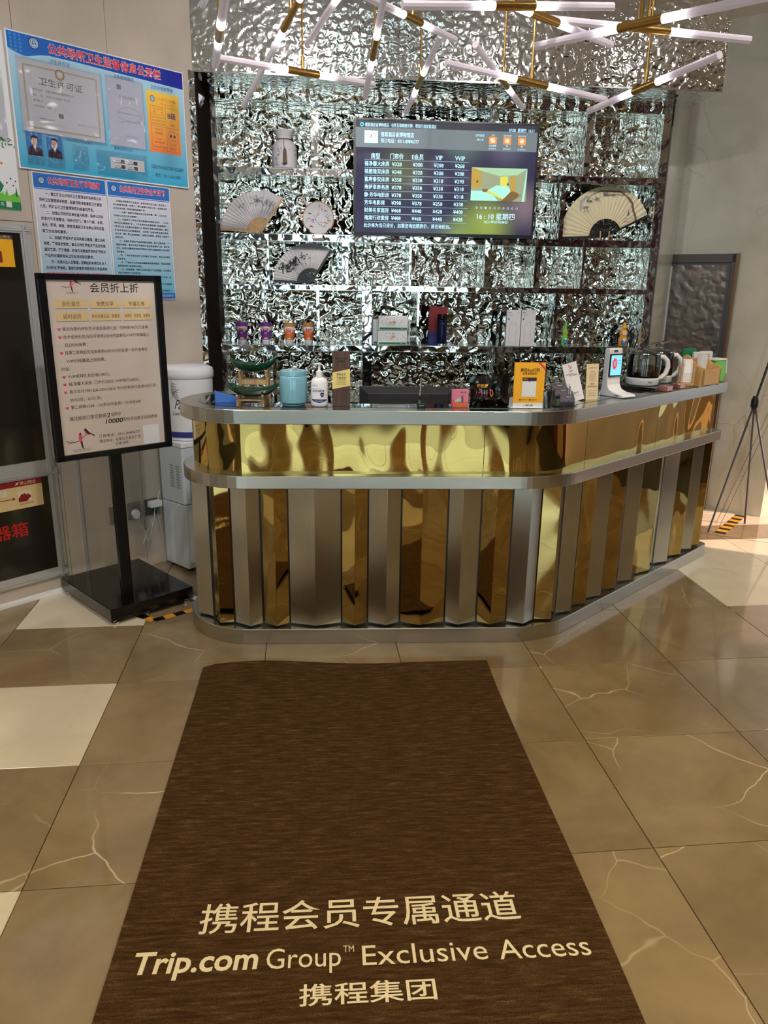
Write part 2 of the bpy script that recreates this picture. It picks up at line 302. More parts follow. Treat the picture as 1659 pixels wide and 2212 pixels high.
def finish_texts():
    keys = {}
    for o, ts, _ in TEXTS:
        for t in ts: keys.setdefault((t['st'], t['bold']), None)
    tmp = []
    for (st, bold) in keys:
        c = bpy.data.curves.new('t', 'FONT'); c.body = st; c.resolution_u = 3; c.offset = .012 if bold is True else (bold or 0); ob = bpy.data.objects.new('t', c); COL.objects.link(ob); tmp.append(((st, bold), ob))
    dg = bpy.context.evaluated_depsgraph_get(); dg.update()
    for key, ob in tmp:
        e = ob.evaluated_get(dg); me = e.to_mesh()
        keys[key] = ([tuple(v.co) for v in me.vertices], [tuple(p.vertices) for p in me.polygons]) if me else ([], [])
        e.to_mesh_clear()
    for key, ob in tmp:
        c = ob.data; bpy.data.objects.remove(ob); bpy.data.curves.remove(c)
    for o, ts, _ in TEXTS:
        me = o.data; vs = [tuple(v.co) for v in me.vertices]; fs = [tuple(p.vertices) for p in me.polygons]; mi = [p.material_index for p in me.polygons]; sm = [p.use_smooth for p in me.polygons]
        for t in ts:
            V, Fs = keys[(t['st'], t['bold'])]
            if not V: continue
            xa = min(p[0] for p in V); xb = max(p[0] for p in V); sz = t['size']; sx = sz
            if t['x1'] is not None: sx = (t['x1'] - t['x0']) / max(1e-6, xb - xa)
            w = (xb - xa) * sx; off = {'L': 0, 'C': -w / 2, 'R': -w}[t['align']] if t['x1'] is None else 0
            b = len(vs); ca, sa = math.cos(t['rot']), math.sin(t['rot'])
            for p in V:
                x = (p[0] - xa) * sx + off; z = (p[1] - .36) * sz; x += z * t['shear']; x, z = x * ca - z * sa, x * sa + z * ca
                q = (t['x0'] + x, t['y'], t['zc'] + z)
                if t['wrap']: q = t['wrap'](q[0], q[2])
                if t['M'] is not None: q = tuple(t['M'] @ Vector(q))
                vs.append(q)
            for f in Fs: fs.append(tuple(b + i for i in f)); mi.append(t['mi']); sm.append(False)
        me.clear_geometry(); me.from_pydata(vs, [], fs)
        for p, q, t in zip(me.polygons, mi, sm): p.material_index = q; p.use_smooth = t
        if any(sm): me.set_sharp_from_angle(angle=R(38))
def thing(name, label, cat, loc=(0, 0, 0), rz=0, group=None):
    o = bpy.data.objects.new(name, None); COL.objects.link(o); o.location = loc; o.rotation_euler = (0, 0, rz); o.empty_display_size = .1
    o['label'] = label; o['category'] = cat
    if group: o['group'] = group
    EM[o.name] = Matrix.Translation(loc) @ Matrix.Rotation(rz, 4, 'Z'); return o
def tag(o, label, cat, group=None):
    o['label'] = label; o['category'] = cat
    if group: o['group'] = group
    return o
def dup(root, loc=None, rz=None, label=None):
    r = root.copy(); COL.objects.link(r)
    if loc is not None: r.location = loc
    if rz is not None: r.rotation_euler = (0, 0, rz)
    if label: r['label'] = label
    for ch in list(root.children):
        c = ch.copy(); COL.objects.link(c); c.parent = r
        for g in ch.children:
            d = g.copy(); COL.objects.link(d); d.parent = c
    return r
def struct(o): o['kind'] = 'structure'; return o
# ================================================================== THE SETTING
def at(o, loc, rz=0):
    o.location = loc; o.rotation_euler = (0, 0, rz); EM[o.name] = Matrix.Translation(loc) @ Matrix.Rotation(rz, 4, 'Z'); return o
T_RZ = R(6.379)                                     # direction of the floor tiles
# ---- floor: slab of grout, tiles laid one by one
fl = struct(MB().box((-9, -7, -.06), (11, 11, -.009), 'grout').build('floor'))
at(fl, (0, 0, 0), T_RZ)
XL = [-1.365 + 1.05 * k for k in range(-5, 9)]
YL = [3.1 + .99 * k for k in range(-5, 5)] + [7.95, 8.49, 8.99, 9.98, 10.97, 11.96]
TILE = {}
def tile(x0, y0, x1, y1, m):
    w, d = (x1 - x0) * .6 - .003, (y1 - y0) * .6 - .003; key = (round(w, 3), round(d, 3), m)
    c = ((x0 + x1) * .3, (y0 + y1) * .3, -.009)
    if key not in TILE:
        b = .0012; q = [(-w / 2, -d / 2), (w / 2, -d / 2), (w / 2, d / 2), (-w / 2, d / 2)]; q2 = [(x - math.copysign(b, x), y - math.copysign(b, y)) for x, y in q]
        o = MB().add([(x, y, 0) for x, y in q] + [(x, y, .008) for x, y in q] + [(x, y, .009) for x, y in q2],
                     [(0, 1, 5, 4), (1, 2, 6, 5), (2, 3, 7, 6), (3, 0, 4, 7), (4, 5, 9, 8), (5, 6, 10, 9), (6, 7, 11, 10), (7, 4, 8, 11), (8, 9, 10, 11)], m).build('floor_tile', fl)
        TILE[key] = o
    else:
        o = TILE[key].copy(); COL.objects.link(o)
    o.location = c; return o
n_t = 0
for i in range(len(XL) - 1):
    for j in range(len(YL) - 1):
        x0, x1, y0, y1 = XL[i], XL[i + 1], YL[j], YL[j + 1]
        cream = False
        if i in (4, 2): cream = min(abs(y0 - 4.09), abs(y0 - 6.07), abs(y0 - 2.11), abs(y0 - .13)) < .02
        if x0 > 3.8 and 6.0 < y0 < 7.9: cream = True
        if y0 > 8.4: cream = True
        tile(x0, y0, x1, y1, 'tile_cream' if cream else 'tile_brown'); n_t += 1
MB().box((-9, -7, -.009), (11, -1.12, 0), 'lobby_floor').build('floor_beyond_the_tiles', fl, kind='stuff')
# ---- ceiling with round lamps
ce = struct(MB().box((-7, -5.3, 3.5), (6.2, 7.5, 3.6), 'ceiling_paint').build('ceiling'))
M['lamp_disc'] = mat('lamp_disc', (255, 240, 220), .5, emit=16)
M['lamp_cool'] = mat('lamp_cool', (225, 245, 255), .5, emit=14)
dl = None
for i, (x, y) in enumerate([(q[0][0], q[0][1]) for q in LAMPS] + [(a, b) for b in (-4.2, -3.2, -1.0) for a in (-3.6, -2.3, -.5, .7, 3.4, 4.4)]):
    if dl is None:
        dl = MB().lathe([(.075, 0), (.075, -.012), (.055, -.014)], 'chrome', n=16).build('downlight', ce); MB().lathe([(.052, -.015), (.001, -.016)], 'lamp_disc', n=16).build('lamp_lens', dl); dl.location = (x, y, 3.5)
    else:
        d2 = dup(dl, (x, y, 3.5)); d2.parent = ce
# ---- left wall of stone panels
W0 = Vector((-1.825, 3.956, 0)); LW_A = R(48.75); LD = Vector((math.cos(LW_A), math.sin(LW_A), 0)); LN = Vector((-math.sin(LW_A), math.cos(LW_A), 0))
wl = struct(MB().box((-6.2, .02, 0), (1.12, .2, 3.5), 'dark_wall').build('wall_left')); at(wl, W0, LW_A)
for a, b, z0, z1 in ((-6.2, -3.6, 0, 3.5), (-3.597, -2.2, 0, 3.5), (-2.197, -.76, 0, 3.5), (-.757, .078, 1.96, 3.5), (-.757, .078, 0, 1.957), (.081, .56, 0, 3.5), (.563, 1.08, 0, 3.5)):
    MB().box((a, 0, z0), (b, .03, z1), 'marble_wall').build('stone_panel', wl)
# ---- return between the left wall and the display wall
WA = R(5.302); WO = Vector((0, 5.3, 0)); UX = Vector((math.cos(WA), math.sin(WA), 0)); UN = Vector((-math.sin(WA), math.cos(WA), 0))
def WP(u, v, z=0): p = WO + UX * u + UN * v; return (p.x, p.y, z)
p = [(-1.10, 4.79), (-1.115, 5.19), (-1.6, 5.19), (-1.6, 4.9)]
struct(MB().prism(p, 0, 3.5, 'dark_return').build('wall_return'))
tr = struct(MB().box((1.045, -.006, 0), (1.085, .03, 2.825), 'ripple_steel').build('trim_1')); at(tr, W0, LW_A)
# ---- soffit clad in rippled steel above the counter
so = struct(MB().box((-.83, 0, 0), (2.36, .46, .675), 'ripple_steel_big').build('trim_2'))
at(so, WP(-.40, -.425, 2.825), WA)
for m_ in (0,):
    pass
so2 = MB().box((-.832, -.002, -.003), (2.362, .006, .004), 'chrome').build('edge_trim', so)
# ---- wall behind everything, pier on the right
struct(MB().box((-1.15, .55, 0), (1.87, .65, 3.5), 'dark_wall').build('wall_back')); at(bpy.data.objects['wall_back'], WO, WA)
pts = [(1.862, 5.475), (2.208, 6.133), (2.93, 5.635), (4.35, 7.27), (4.2, 7.6), (1.7, 6.9)]
wr = struct(MB().prism(pts[::-1], 0, 3.5, 'marble_pier').build('wall_right'))
# side walls of the lobby, out of frame; coloured panels added for contrast in reflections
struct(MB().box((5.6, -5.2, 0), (5.75, 3.3, 3.5), 'maroon_wall').box((5.59, -3.9, 0), (5.6, -3.1, 3.0), 'dark_wall').box((5.59, -1.6, 0), (5.6, -.9, 3.0), 'pale_wall').box((5.59, .2, 0), (5.6, 1.5, 2.6), 'dark_wall').box((5.59, 2.1, 0), (5.6, 2.9, 2.6), 'warm_wall').box((5.6, 3.3, 2.7), (5.75, 7.6, 3.5), 'warm_wall').box((5.6, 6.2, 0), (5.75, 7.6, 2.7), 'warm_wall').build('wall_east'))
struct(MB().box((-6.6, -5.2, 0), (-6.45, 1.0, 3.5), 'pale_wall').build('wall_west'))
rear = MB().box((-6.6, -5.2, 2.95), (5.75, -5.05, 3.5), 'dark_wall').box((-6.6, -5.2, 0), (5.75, -5.05, .3), 'dark_wall')
for a, b in ((-6.6, -4.65), (-3.15, -2.75), (-1.25, -.15), (1.35, 1.85), (3.35, 5.75)): rear.box((a, -5.2, .3), (b, -5.05, 2.95), 'dark_wall' if a < 3 else 'warm_wall')
struct(rear.build('wall_rear'))
for i_, (x_, y_, m_) in enumerate(((-3.1, -2.6, 'dark_wall'), (-.55, -3.4, 'dark_wall'), (1.15, -2.7, 'maroon_wall'), (3.6, -1.4, 'dark_wall'))):  # unseen pillars, added to give the gold band dark shapes to reflect
    struct(MB().rbox((x_ - .22, y_ - .22, 0), (x_ + .22, y_ + .22, 3.5), .03, m_).build('added_pillar'))

# ================================================================== RECEPTION COUNTER
A3 = R(3.0); D1 = Vector((math.cos(A3), math.sin(A3))); N1 = Vector((-math.sin(A3), math.cos(A3))); A0 = Vector((0, 3.362)); A45 = R(45); D2 = Vector((math.cos(A45), math.sin(A45))); N2 = Vector((-math.sin(A45), math.cos(A45)))
CI = Vector((.807, 3.404)); RR = .45
def cpath(off, side=1.90, na=24, back=90):
    r = .345 - off; CL = A0 + D1 * (-.63) + N1 * .345; P = []
    for i in range(na + 1):
        th = R(back - (back + 90) * i / na); P.append(CL + (-D1 * math.cos(th) + N1 * math.sin(th)) * r)
    s0 = CI - D1 * RR * math.tan(R(21)); CC = s0 + N1 * RR; ro = RR - off
    for i in range(13):
        th = A3 + R(42 * i / 12); P.append(CC + Vector((math.sin(th), -math.cos(th))) * ro)
    e = CI + D2 * side + N2 * off
    q = .05
    P.append(e - D2 * q); 
    for i in range(1, 5):
        t = R(90 * i / 4); P.append(e - D2 * q + N2 * q + (D2 * math.sin(t) - N2 * math.cos(t)) * q)
    return P
def band(off, dfront=.20, dside=.44, hook=.23, side=1.90):
    out = cpath(off, side); CL = A0 + D1 * (-.63) + N1 * .345
    F1 = A0 + N1 * dfront; S1 = CI + N2 * dside
    # meeting point of the two inner lines
    det = D1.x * (-D2.y) + D2.x * D1.y; w = S1 - F1; t = (w.x * (-D2.y) + D2.x * w.y) / det; X = F1 + D1 * t
    inner = []
    ha = math.acos((.345 - dfront) / hook)
    # inner arc: from the back end round to where it meets the front run
    a_end = -math.degrees(math.asin((.345 - dfront) / hook))
    for i in range(17):
        th = R(90 + (a_end - 90) * i / 16); inner.append(CL + (-D1 * math.cos(th) + N1 * math.sin(th)) * hook)
    E1 = CI + D2 * side + N2 * (dside)
    inner += [X, E1]
    return [(p.x, p.y) for p in out] + [(p.x, p.y) for p in inner[::-1]]
CB = (0.0, 3.7, 0)
counter = thing('reception_counter', 'curved reception counter of gold mirror and brushed steel ridges with steel bands', 'counter', CB)
def cb(fn, name, label=None, bevel=0, **kw):
    mb = MB(world=True); fn(mb); return mb.build(name, counter, label, bevel=bevel)
cb(lambda m: m.prism(band(0), 0, .078, 'brushed_steel'), 'plinth', 'brushed steel plinth', .003)
cb(lambda m: m.prism(band(.055), .078, .778, 'blackfr'), 'body')
cb(lambda m: m.prism(band(0), .778, .839, 'brushed_steel'), 'middle_band', 'brushed steel middle band', .003)
cb(lambda m: m.prism(band(0), 1.077, 1.142, 'brushed_steel'), 'top_band', 'brushed steel top rim', .003)
def top_glass(m):
    o = cpath(.085, 1.83)[6:]; b = band(0, side=1.83); inner = b[len(cpath(0)):]   # reversed inner line
    m.prism([(p.x, p.y) for p in o] + [inner[0], inner[1]] + [(p[0], p[1]) for p in inner[2:3]], 1.1405, 1.1435, 'black_desk')
cb(top_glass, 'counter_glass', 'black glass counter surface')
def path_s(off):
    P = cpath(off, na=60); S_ = [0]
    for a, b in zip(P, P[1:]): S_.append(S_[-1] + (b - a).length)
    def f(s):
        for i in range(len(P) - 1):
            if s <= S_[i + 1] or i == len(P) - 2:
                t = (s - S_[i]) / max(1e-9, S_[i + 1] - S_[i]); d = (P[i + 1] - P[i]).normalized(); return P[i] + (P[i + 1] - P[i]) * t, Vector((d.y, -d.x))
    return f, S_[-1]
PF, PL = path_s(.056)
# gold mirror band: panels with hair-line joints
def gold_panel(s0, s1):
    n = max(2, int((s1 - s0) / .05)); o = []; q = []
    for i in range(n + 1):
        p, nn = PF(s0 + (s1 - s0) * i / n); o.append(p + nn * .004); q.append(p - nn * .02)
    m = MB(world=True); m.prism([(p.x, p.y) for p in o] + [(p.x, p.y) for p in q[::-1]], .839, 1.077, 'gold_mirror', smooth=True); m.build('gold_mirror_panel', counter)
for a, b in ((.0, .88), (.882, 2.0), (2.003, 2.60), (2.603, 3.35), (3.353, PL - .03)): gold_panel(a, b)
# ridged strips
ST = [('s', .06, .28, .17), ('g', .29, .50, .40), ('s', .505, .68, .60), ('g', .70, .812, .76), ('s', .822, .955, .900), ('g', .965, 1.085, 1.027), ('s', 1.092, 1.336, 1.215), ('g', 1.343, 1.463, 1.403), ('s', 1.470, 1.620, 1.555),
      ('g', 1.628, 1.842, 1.72), ('s', 1.850, 2.000, 1.91), ('g', 2.008, 2.150, 2.07), ('s', 2.157, 2.295, 2.23), ('g', 2.302, 2.44, 2.375), ('s', 2.452, 2.60, 2.53), ('g', 2.61, 2.73, 2.68), ('s', 2.74, 2.895, 2.83), ('g', 2.905, 3.07, 2.99),
      ('s', 3.08, 3.24, 3.17), ('g', 3.25, 3.50, 3.39), ('s', 3.515, 3.70, 3.62), ('g', 3.712, 3.89, 3.81), ('s', 3.90, 4.01, 3.96), ('g', 4.02, PL - .02, 4.08)]
for kind_, s0, s1, sr in ST:
    p0, n0 = PF(s0); p1, n1_ = PF(s1); pr, nr = PF(sr)
    r_ = pr + nr * .040; m = MB(world=True)
    poly = [p0 + n0 * .003, r_, p1 + n1_ * .003, p1 - n1_ * .0, p0 - n0 * .0]
    if (sr - .9) * 0 == 0: m.prism([(q.x, q.y) for q in poly], .088, .777, 'gold_strip' if kind_ == 'g' else 'brushed_steel_v')
    m.build('gold_ridge' if kind_ == 'g' else 'steel_ridge', counter, None, bevel=.0008)
# staff desk inside the counter
cb(lambda m: m.prism([(-.45, 3.66), (.62, 3.70), (.95, 4.02), (.55, 4.35), (-.35, 4.25)], .72, .75, 'walnut').box((-.36, 3.9, .0), (-.32, 4.2, .72), 'walnut').box((.5, 3.90, 0), (.54, 4.28, .72), 'walnut'), 'staff_desk_board', 'dark wooden staff desk board inside')

# ================================================================== DISPLAY WALL
dw = thing('display_shelf', 'wall of open shelves clad in rippled mirror steel behind the counter', 'shelf', WP(.365, 0, 0), WA)
def dm(): return MB(M4=Matrix.Translation((-.365, 0, 0)))
L_, R_, DP = -1.126, 1.856, .30
dm().box((L_, DP, 0), (R_, DP + .03, 2.825), 'ripple_steel').build('back_panel', dw)
dm().box((L_, .002, 0), (L_ + .037, DP, 2.825), 'ripple_steel').box((L_, 0, 0), (L_ + .037, .002, 2.825), 'ripple_steel_edge').build('side_panel', dw)
dm().box((R_ - .053, .002, 0), (R_, DP, 2.825), 'ripple_steel').box((R_ - .053, 0, 0), (R_, .002, 2.825), 'ripple_steel_edge').build('side_panel', dw)
dm().box((L_ + .037, 0, 2.782), (R_ - .053, DP, 2.825), 'ripple_steel').build('top_panel', dw)
SH = [(2.352, 2.396), (1.956, 2.0), (1.65, 1.683), (1.247, 1.29)]
for a, b in SH:
    sh = dm().box((L_ + .037, .002, a), (R_ - .053, DP, b), 'ripple_steel').box((L_ + .037, 0, a), (R_ - .053, .002, b), 'ripple_steel_edge').build('shelf_board', dw)
    dm().box((L_ + .037, -.002, b - .003), (R_ - .053, .001, b + .001), 'chrome').box((L_ + .037, -.002, a - .001), (R_ - .053, .001, a + .003), 'chrome').build('edge_strip', sh)
ROWS = [(2.396, 2.782, ((-.499, -.452), (-.0, .016), (.656, .705), (1.29, 1.336))), (2.0, 2.352, ((-.639, -.625), (-.05, -.03), (.62, .64), (1.154, 1.183))),
        (1.683, 1.956, ((-.799, -.784), (-.303, -.263), (.146, .160), (.659, .706), (1.003, 1.045), (1.335, 1.348))), (1.29, 1.65, ((-.476, -.457), (-.169, -.103), (.208, .221), (1.167, 1.187))),
        (.9, 1.247, ((-.777, -.755), (-.164, -.100), (.762, .831), (1.326, 1.34))), (.45, .9, ((-.4, -.38), (.4, .42), (1.1, 1.12)))]
for z0, z1, ds in ROWS:
    for a, b in ds: dm().box((a, .003, z0), (b, DP, z1), 'ripple_steel').box((a, .001, z0), (b, .003, z1), 'ripple_steel_edge').build('divider', dw)
dm().box((L_ + .037, 0, .86), (R_ - .053, DP, .9), 'ripple_steel').build('shelf_board', dw)

# ---- television
tv = thing('television', 'wall television showing a table of room prices in white characters', 'television', WP(-.231, -.04, 1.995), WA)
def P(x, z): return (x + .231, z - 1.995)
m = MB(); m.box((0, -.03, 0), (1.187, .0, .69), 'blackgloss').box((.2, 0, .1), (.98, .035, .6), 'black'); m.build('casing', tv, bevel=.002)
m = MB(); m.box((.0, -.037, 0), (1.187, -.030, .022), 'blackfr').box((0, -.037, .68), (1.187, -.030, .69), 'blackfr').box((0, -.037, .022), (.012, -.030, .68), 'blackfr').box((1.175, -.037, .022), (1.187, -.030, .68), 'blackfr'); m.build('bezel', tv)
m = MB(); m.rect(.012, .022, 1.175, .68, -.0315, 'screen_picture'); y = -.0325
m.rect(.012, .640, 1.175, .68, y, 'scr_dark'); m.rect(.012, .525, 1.175, .633 + .007, y - .0002, 'scr_band')
scr = m.build('screen', tv)
m = MB(); y = -.0335
def t(st, x0, z, sz, x1=None, mt='scr_text', bold=.008, align='L'): a, b = P(x0, z); m.text(st, a, b, sz, y, mt, x1=None if x1 is None else x1 + .231, bold=bold, align=align)
m.disc(*P(-.180, 2.650), .012, y, 'scr_cyan'); m.disc(*P(-.180, 2.650), .006, y - .0003, 'scr_dark')
t('禧棠酒店省博物馆店 · 住哲互联网房价牌，帮您打造智慧酒店', -.161, 2.649, .024, .29); t('07/08  星期四  16:11', .758, 2.644, .024, .922)
t('禧棠酒店省博物馆店', -.062, 2.596, .031, .149); t('预订电话：0311-89896777', -.061, 2.560, .028, .181)
m.rect(*P(-.163, 2.545), *P(-.079, 2.616), y, 'scr_white')
m.line([P(-.15, 2.578), P(-.13, 2.576), P(-.105, 2.585)], .002, y - .0004, 'scr_dark'); m.flat([P(-.125, 2.575), P(-.119, 2.578), P(-.118, 2.598), P(-.124, 2.6)], y - .0005, 'pic_pink'); m.flat([P(-.108, 2.605), P(-.102, 2.603), P(-.088, 2.582), P(-.09, 2.58)], y - .0005, 'scr_dark')
t('禧棠酒店', -.148, 2.555, .010, -.094, 'scr_dark')
t('空气状况', .545, 2.607, .016, .60); t('PM2.5 优', .553, 2.583, .012, .596)
for i, (x, a, b, c) in enumerate(((.632, '今天', '多云转晴', '23℃/32℃'), (.725, '2021-07-09', '晴', '20℃/36℃'), (.821, '2021-07-10', '晴', '22℃/37℃'))):
    m.rect(*P(x, 2.560), *P(x + .049, 2.602), y, 'scr_orange'); cx, cz = P(x + .0245, 2.581)
    m.disc(cx - (.006 if i == 0 else 0), cz + (.004 if i == 0 else 0), .009, y - .0005, 'scr_white')
    for q in range(8):
        a_ = math.pi * q / 4; c_, s_ = math.cos(a_), math.sin(a_); m.line([(cx + .011 * c_, cz + .011 * s_), (cx + .016 * c_, cz + .016 * s_)], .002, y - .0005, 'scr_white')
    if i == 0: m.disc(cx + .004, cz - .006, .009, y - .0008, 'scr_white', rz=.006)
    t(a, x + .0245, 2.611, .011, None, align='C'); t(b, x + .0245, 2.550, .012, None, align='C'); t(c, x + .0245, 2.533, .011, None, align='C')
for x, s_, w in ((-.093, '房型', .058), (.043, '门市价', .086), (.177, 'E会员', .074), (.313, 'VIP', .046), (.449, 'VVIP', .064)): t(s_, x - w / 2, 2.471, .036, x + w / 2, bold=.014)
RT = [('福净馨大床房', 328, 308, 288, 268), ('禄膳雅双床房', 348, 328, 308, 288), ('喜康泰双床房', 358, 338, 318, 298), ('寿舒享商务房', 378, 358, 338, 318), ('静·芳华电影房', 378, 358, 338, 318), ('芳华电影房', 398, 378, 358, 338), ('财美名家庭房', 468, 448, 428, 408), ('禧棠行政套房', 488, 468, 448, 428)]
for i, rw in enumerate(RT):
    z = 2.4262 - i * .0459; t(rw[0], -.163, z, .031, -.163 + .158 * (len(rw[0].replace('·', '')) / 6))
    for x, pz in zip((.043, .177, .313, .449), rw[1:]): t('¥%d' % pz, x - .031, z, .031, x + .031)
for i in range(9): m.line([P(-.163, 2.449 - i * .0459), P(.510, 2.449 - i * .0459)], .0022, y, 'scr_line')
t('此价格为当日房价，如需咨询远期房价，请咨询前台。', -.165, 2.059, .029, .403)
for i in range(10):
    cx, cz = P(.571 + i * .0296, 2.180); m.disc(cx, cz, .006, y, 'scr_white', 12)
    if i != 2: m.disc(cx, cz, .0042, y - .0004, 'scr_dark', 12)
t('16 : 10 星期四', .576, 2.128, .042, .826); t('2021年07月08日', .623, 2.095, .022, .781)
m.build('screen_text', scr)
# hotel room picture on the screen
m = MB(); y = -.0334
x0, z0 = P(.528, 2.223); x1, z1 = P(.893, 2.421)
def q(u, v): return (x0 + (x1 - x0) * u, z0 + (z1 - z0) * v)
m.flat([q(0, 0), q(1, 0), q(1, 1), q(0, 1)], y, 'pic_wall'); y -= .0003
m.flat([q(.0, 1), q(1, 1), q(.82, .80), q(.5, .76), q(.18, .9)], y, 'pic_ceil'); m.flat([q(0, .38), q(.18, .42), q(.18, .9), q(0, 1)], y, 'pic_ochre'); m.flat([q(.52, .45), q(.66, .45), q(.66, .76), q(.52, .74)], y, 'pic_glow')
m.flat([q(.70, .30), q(.80, .28), q(.80, .76), q(.70, .74)], y, 'pic_ochre'); m.flat([q(.86, .1), q(.93, .0), q(1, 0), q(1, 1), q(.93, .9), q(.86, .75)], y, 'pic_wall'); m.flat([q(.93, .0), q(.97, .0), q(1, .9), q(.99, 1)], y - .0002, 'pic_bed')
m.flat([q(.55, .0), q(.75, .0), q(.92, .2), q(.72, .35)], y, 'pic_floor'); m.flat([q(0, 0), q(.5, 0), q(.42, .16), q(.22, .3), q(0, .3)], y - .0003, 'pic_bed'); m.flat([q(.28, .30), q(.46, .48), q(.68, .44), q(.72, .30), q(.60, .08), q(.5, .1)], y - .0004, 'pic_bed')
m.flat([q(.27, .27), q(.58, .05), q(.60, .09), q(.3, .33)], y - .0006, 'pic_glow'); m.flat([q(.2, .36), q(.3, .36), q(.3, .28), q(.22, .26)], y - .0006, 'pic_floor'); m.flat([q(.08, .55), q(.11, .63), q(.13, .56)], y - .0006, 'scr_dark'); m.disc(*q(.66, .52), .006, y - .0006, 'scr_dark')
m.build('room_picture', scr)
MB().text('Hisense', 1.187 / 2, .011, .012, -.0375, 'grey', align='C').build('maker_mark', tv)

# ================================================================== ON THE DISPLAY SHELVES
def wthing(name, label, cat, u, z, v=.10, group=None, rz=0): return thing(name, label, cat, WP(u, v, z), WA + rz, group)
# folding fans
def fan(name, label, u, z, r0, r1, a0, a1, ribs, leaf, n=22, v=.10, paint=None):
    f = wthing(name, label, 'fan', u, z, v)
    m = MB(); vs = []; fs = []
    for i in range(n * 2 + 1):
        a = R(a0 + (a1 - a0) * i / (n * 2)); dy = .003 if i % 2 else -.003
        vs += [(r0 * math.cos(a), dy, r0 * math.sin(a)), (r1 * math.cos(a), dy, r1 * math.sin(a))]
    for i in range(n * 2): fs.append((2 * i, 2 * i + 1, 2 * i + 3, 2 * i + 2))
    m.add(vs, fs, leaf); m.build('leaf', f, recalc=False)
    m = MB()
    for i in range(n + 1):
        a = R(a0 + (a1 - a0) * i / n); c_, s_ = math.cos(a), math.sin(a); w = .0035
        m.slab([(-w * -s_ * -1, -w * c_), (r0 * c_ + w * s_, r0 * s_ - w * c_), (r0 * c_ - w * s_, r0 * s_ + w * c_), (w * -s_, w * c_)], .001 + .0004 * (i % 3), .004 + .0004 * (i % 3), ribs)
    m.build('ribs', f)
    for a in (a0, a1):
        c_, s_ = math.cos(R(a)), math.sin(R(a)); w = .006
        MB().slab([(-.012 * c_ + w * s_, -.012 * s_ - w * c_), (r1 * c_ + w * 1.4 * s_, r1 * s_ - w * 1.4 * c_), (r1 * c_ - w * 1.4 * s_, r1 * s_ + w * 1.4 * c_), (-.012 * c_ - w * s_, -.012 * s_ + w * c_)], -.008, -.004, ribs).build('guard_stick', f)
    MB().lathe([(.008, -.010), (.009, 0), (.008, .008)], 'black', n=12, c=(0, 0, 0)).build('pivot', f)
    if paint:
        m = MB(); paint(m, -.0045); m.build('ink_painting', f)
    return f
def pol(r, a): return (r * math.cos(R(a)), r * math.sin(R(a)))
def leafs(m, y, cx, cz, n, spread, size, mt, rnd):
    for _ in range(n):
        x = cx + rnd.gauss(0, spread); z = cz + rnd.gauss(0, spread * .6); a = rnd.uniform(0, 6.3); L = size * rnd.uniform(.6, 1.3)
        m.flat([(x, z), (x + L * math.cos(a + .35) * .5, z + L * math.sin(a + .35) * .5), (x + L * math.cos(a), z + L * math.sin(a)), (x + L * math.cos(a - .35) * .5, z + L * math.sin(a - .35) * .5)], y, mt)
M['wash'] = mat('ink_wash', (96, 100, 112), .7); M['wash2'] = mat('ink_wash_pale', (170, 168, 176), .7); M['bark'] = mat('painted_bark', (112, 88, 66), .7); M['leaf_white'] = mat('fan_white', (212, 208, 212), .6); M['leaf_cream'] = mat('fan_cream', (224, 214, 178), .6)
def p1(m, y):
    g = random.Random(3)
    leafs(m, y, *pol(.20, 95), 60, .022, .012, 'wash', g); leafs(m, y, *pol(.19, 72), 50, .018, .010, 'wash', g); leafs(m, y, *pol(.20, 125), 34, .018, .009, 'wash', g)
    for a in (60, 68, 75, 84): m.line([pol(.12, a + 4), pol(.16, a), pol(.21, a + 3)], .0022, y, 'wash')
    m.line([pol(.19, 150), pol(.17, 135), pol(.16, 120)], .0015, y, 'wash2'); m.line([pol(.22, 145), pol(.20, 132), pol(.21, 118)], .0015, y, 'wash2')
def p3(m, y):
    g = random.Random(5)
    for a in (150, 143, 136): m.line([pol(.13, a - 8), pol(.17, a), pol(.23, a + 4)], .0016, y, 'ink')
    leafs(m, y, *pol(.19, 150), 46, .022, .022, 'ink', g); leafs(m, y, *pol(.17, 128), 46, .020, .020, 'ink', g); leafs(m, y, *pol(.18, 108), 18, .018, .014, 'ink', g); leafs(m, y, *pol(.15, 95), 8, .014, .012, 'ink', g)
    for i in range(20):
        a = 62 + i * 2.2; m.line([pol(.243, a), pol(.243 - (.012 + .006 * (i % 3)), a)], .0013, y, 'wash')
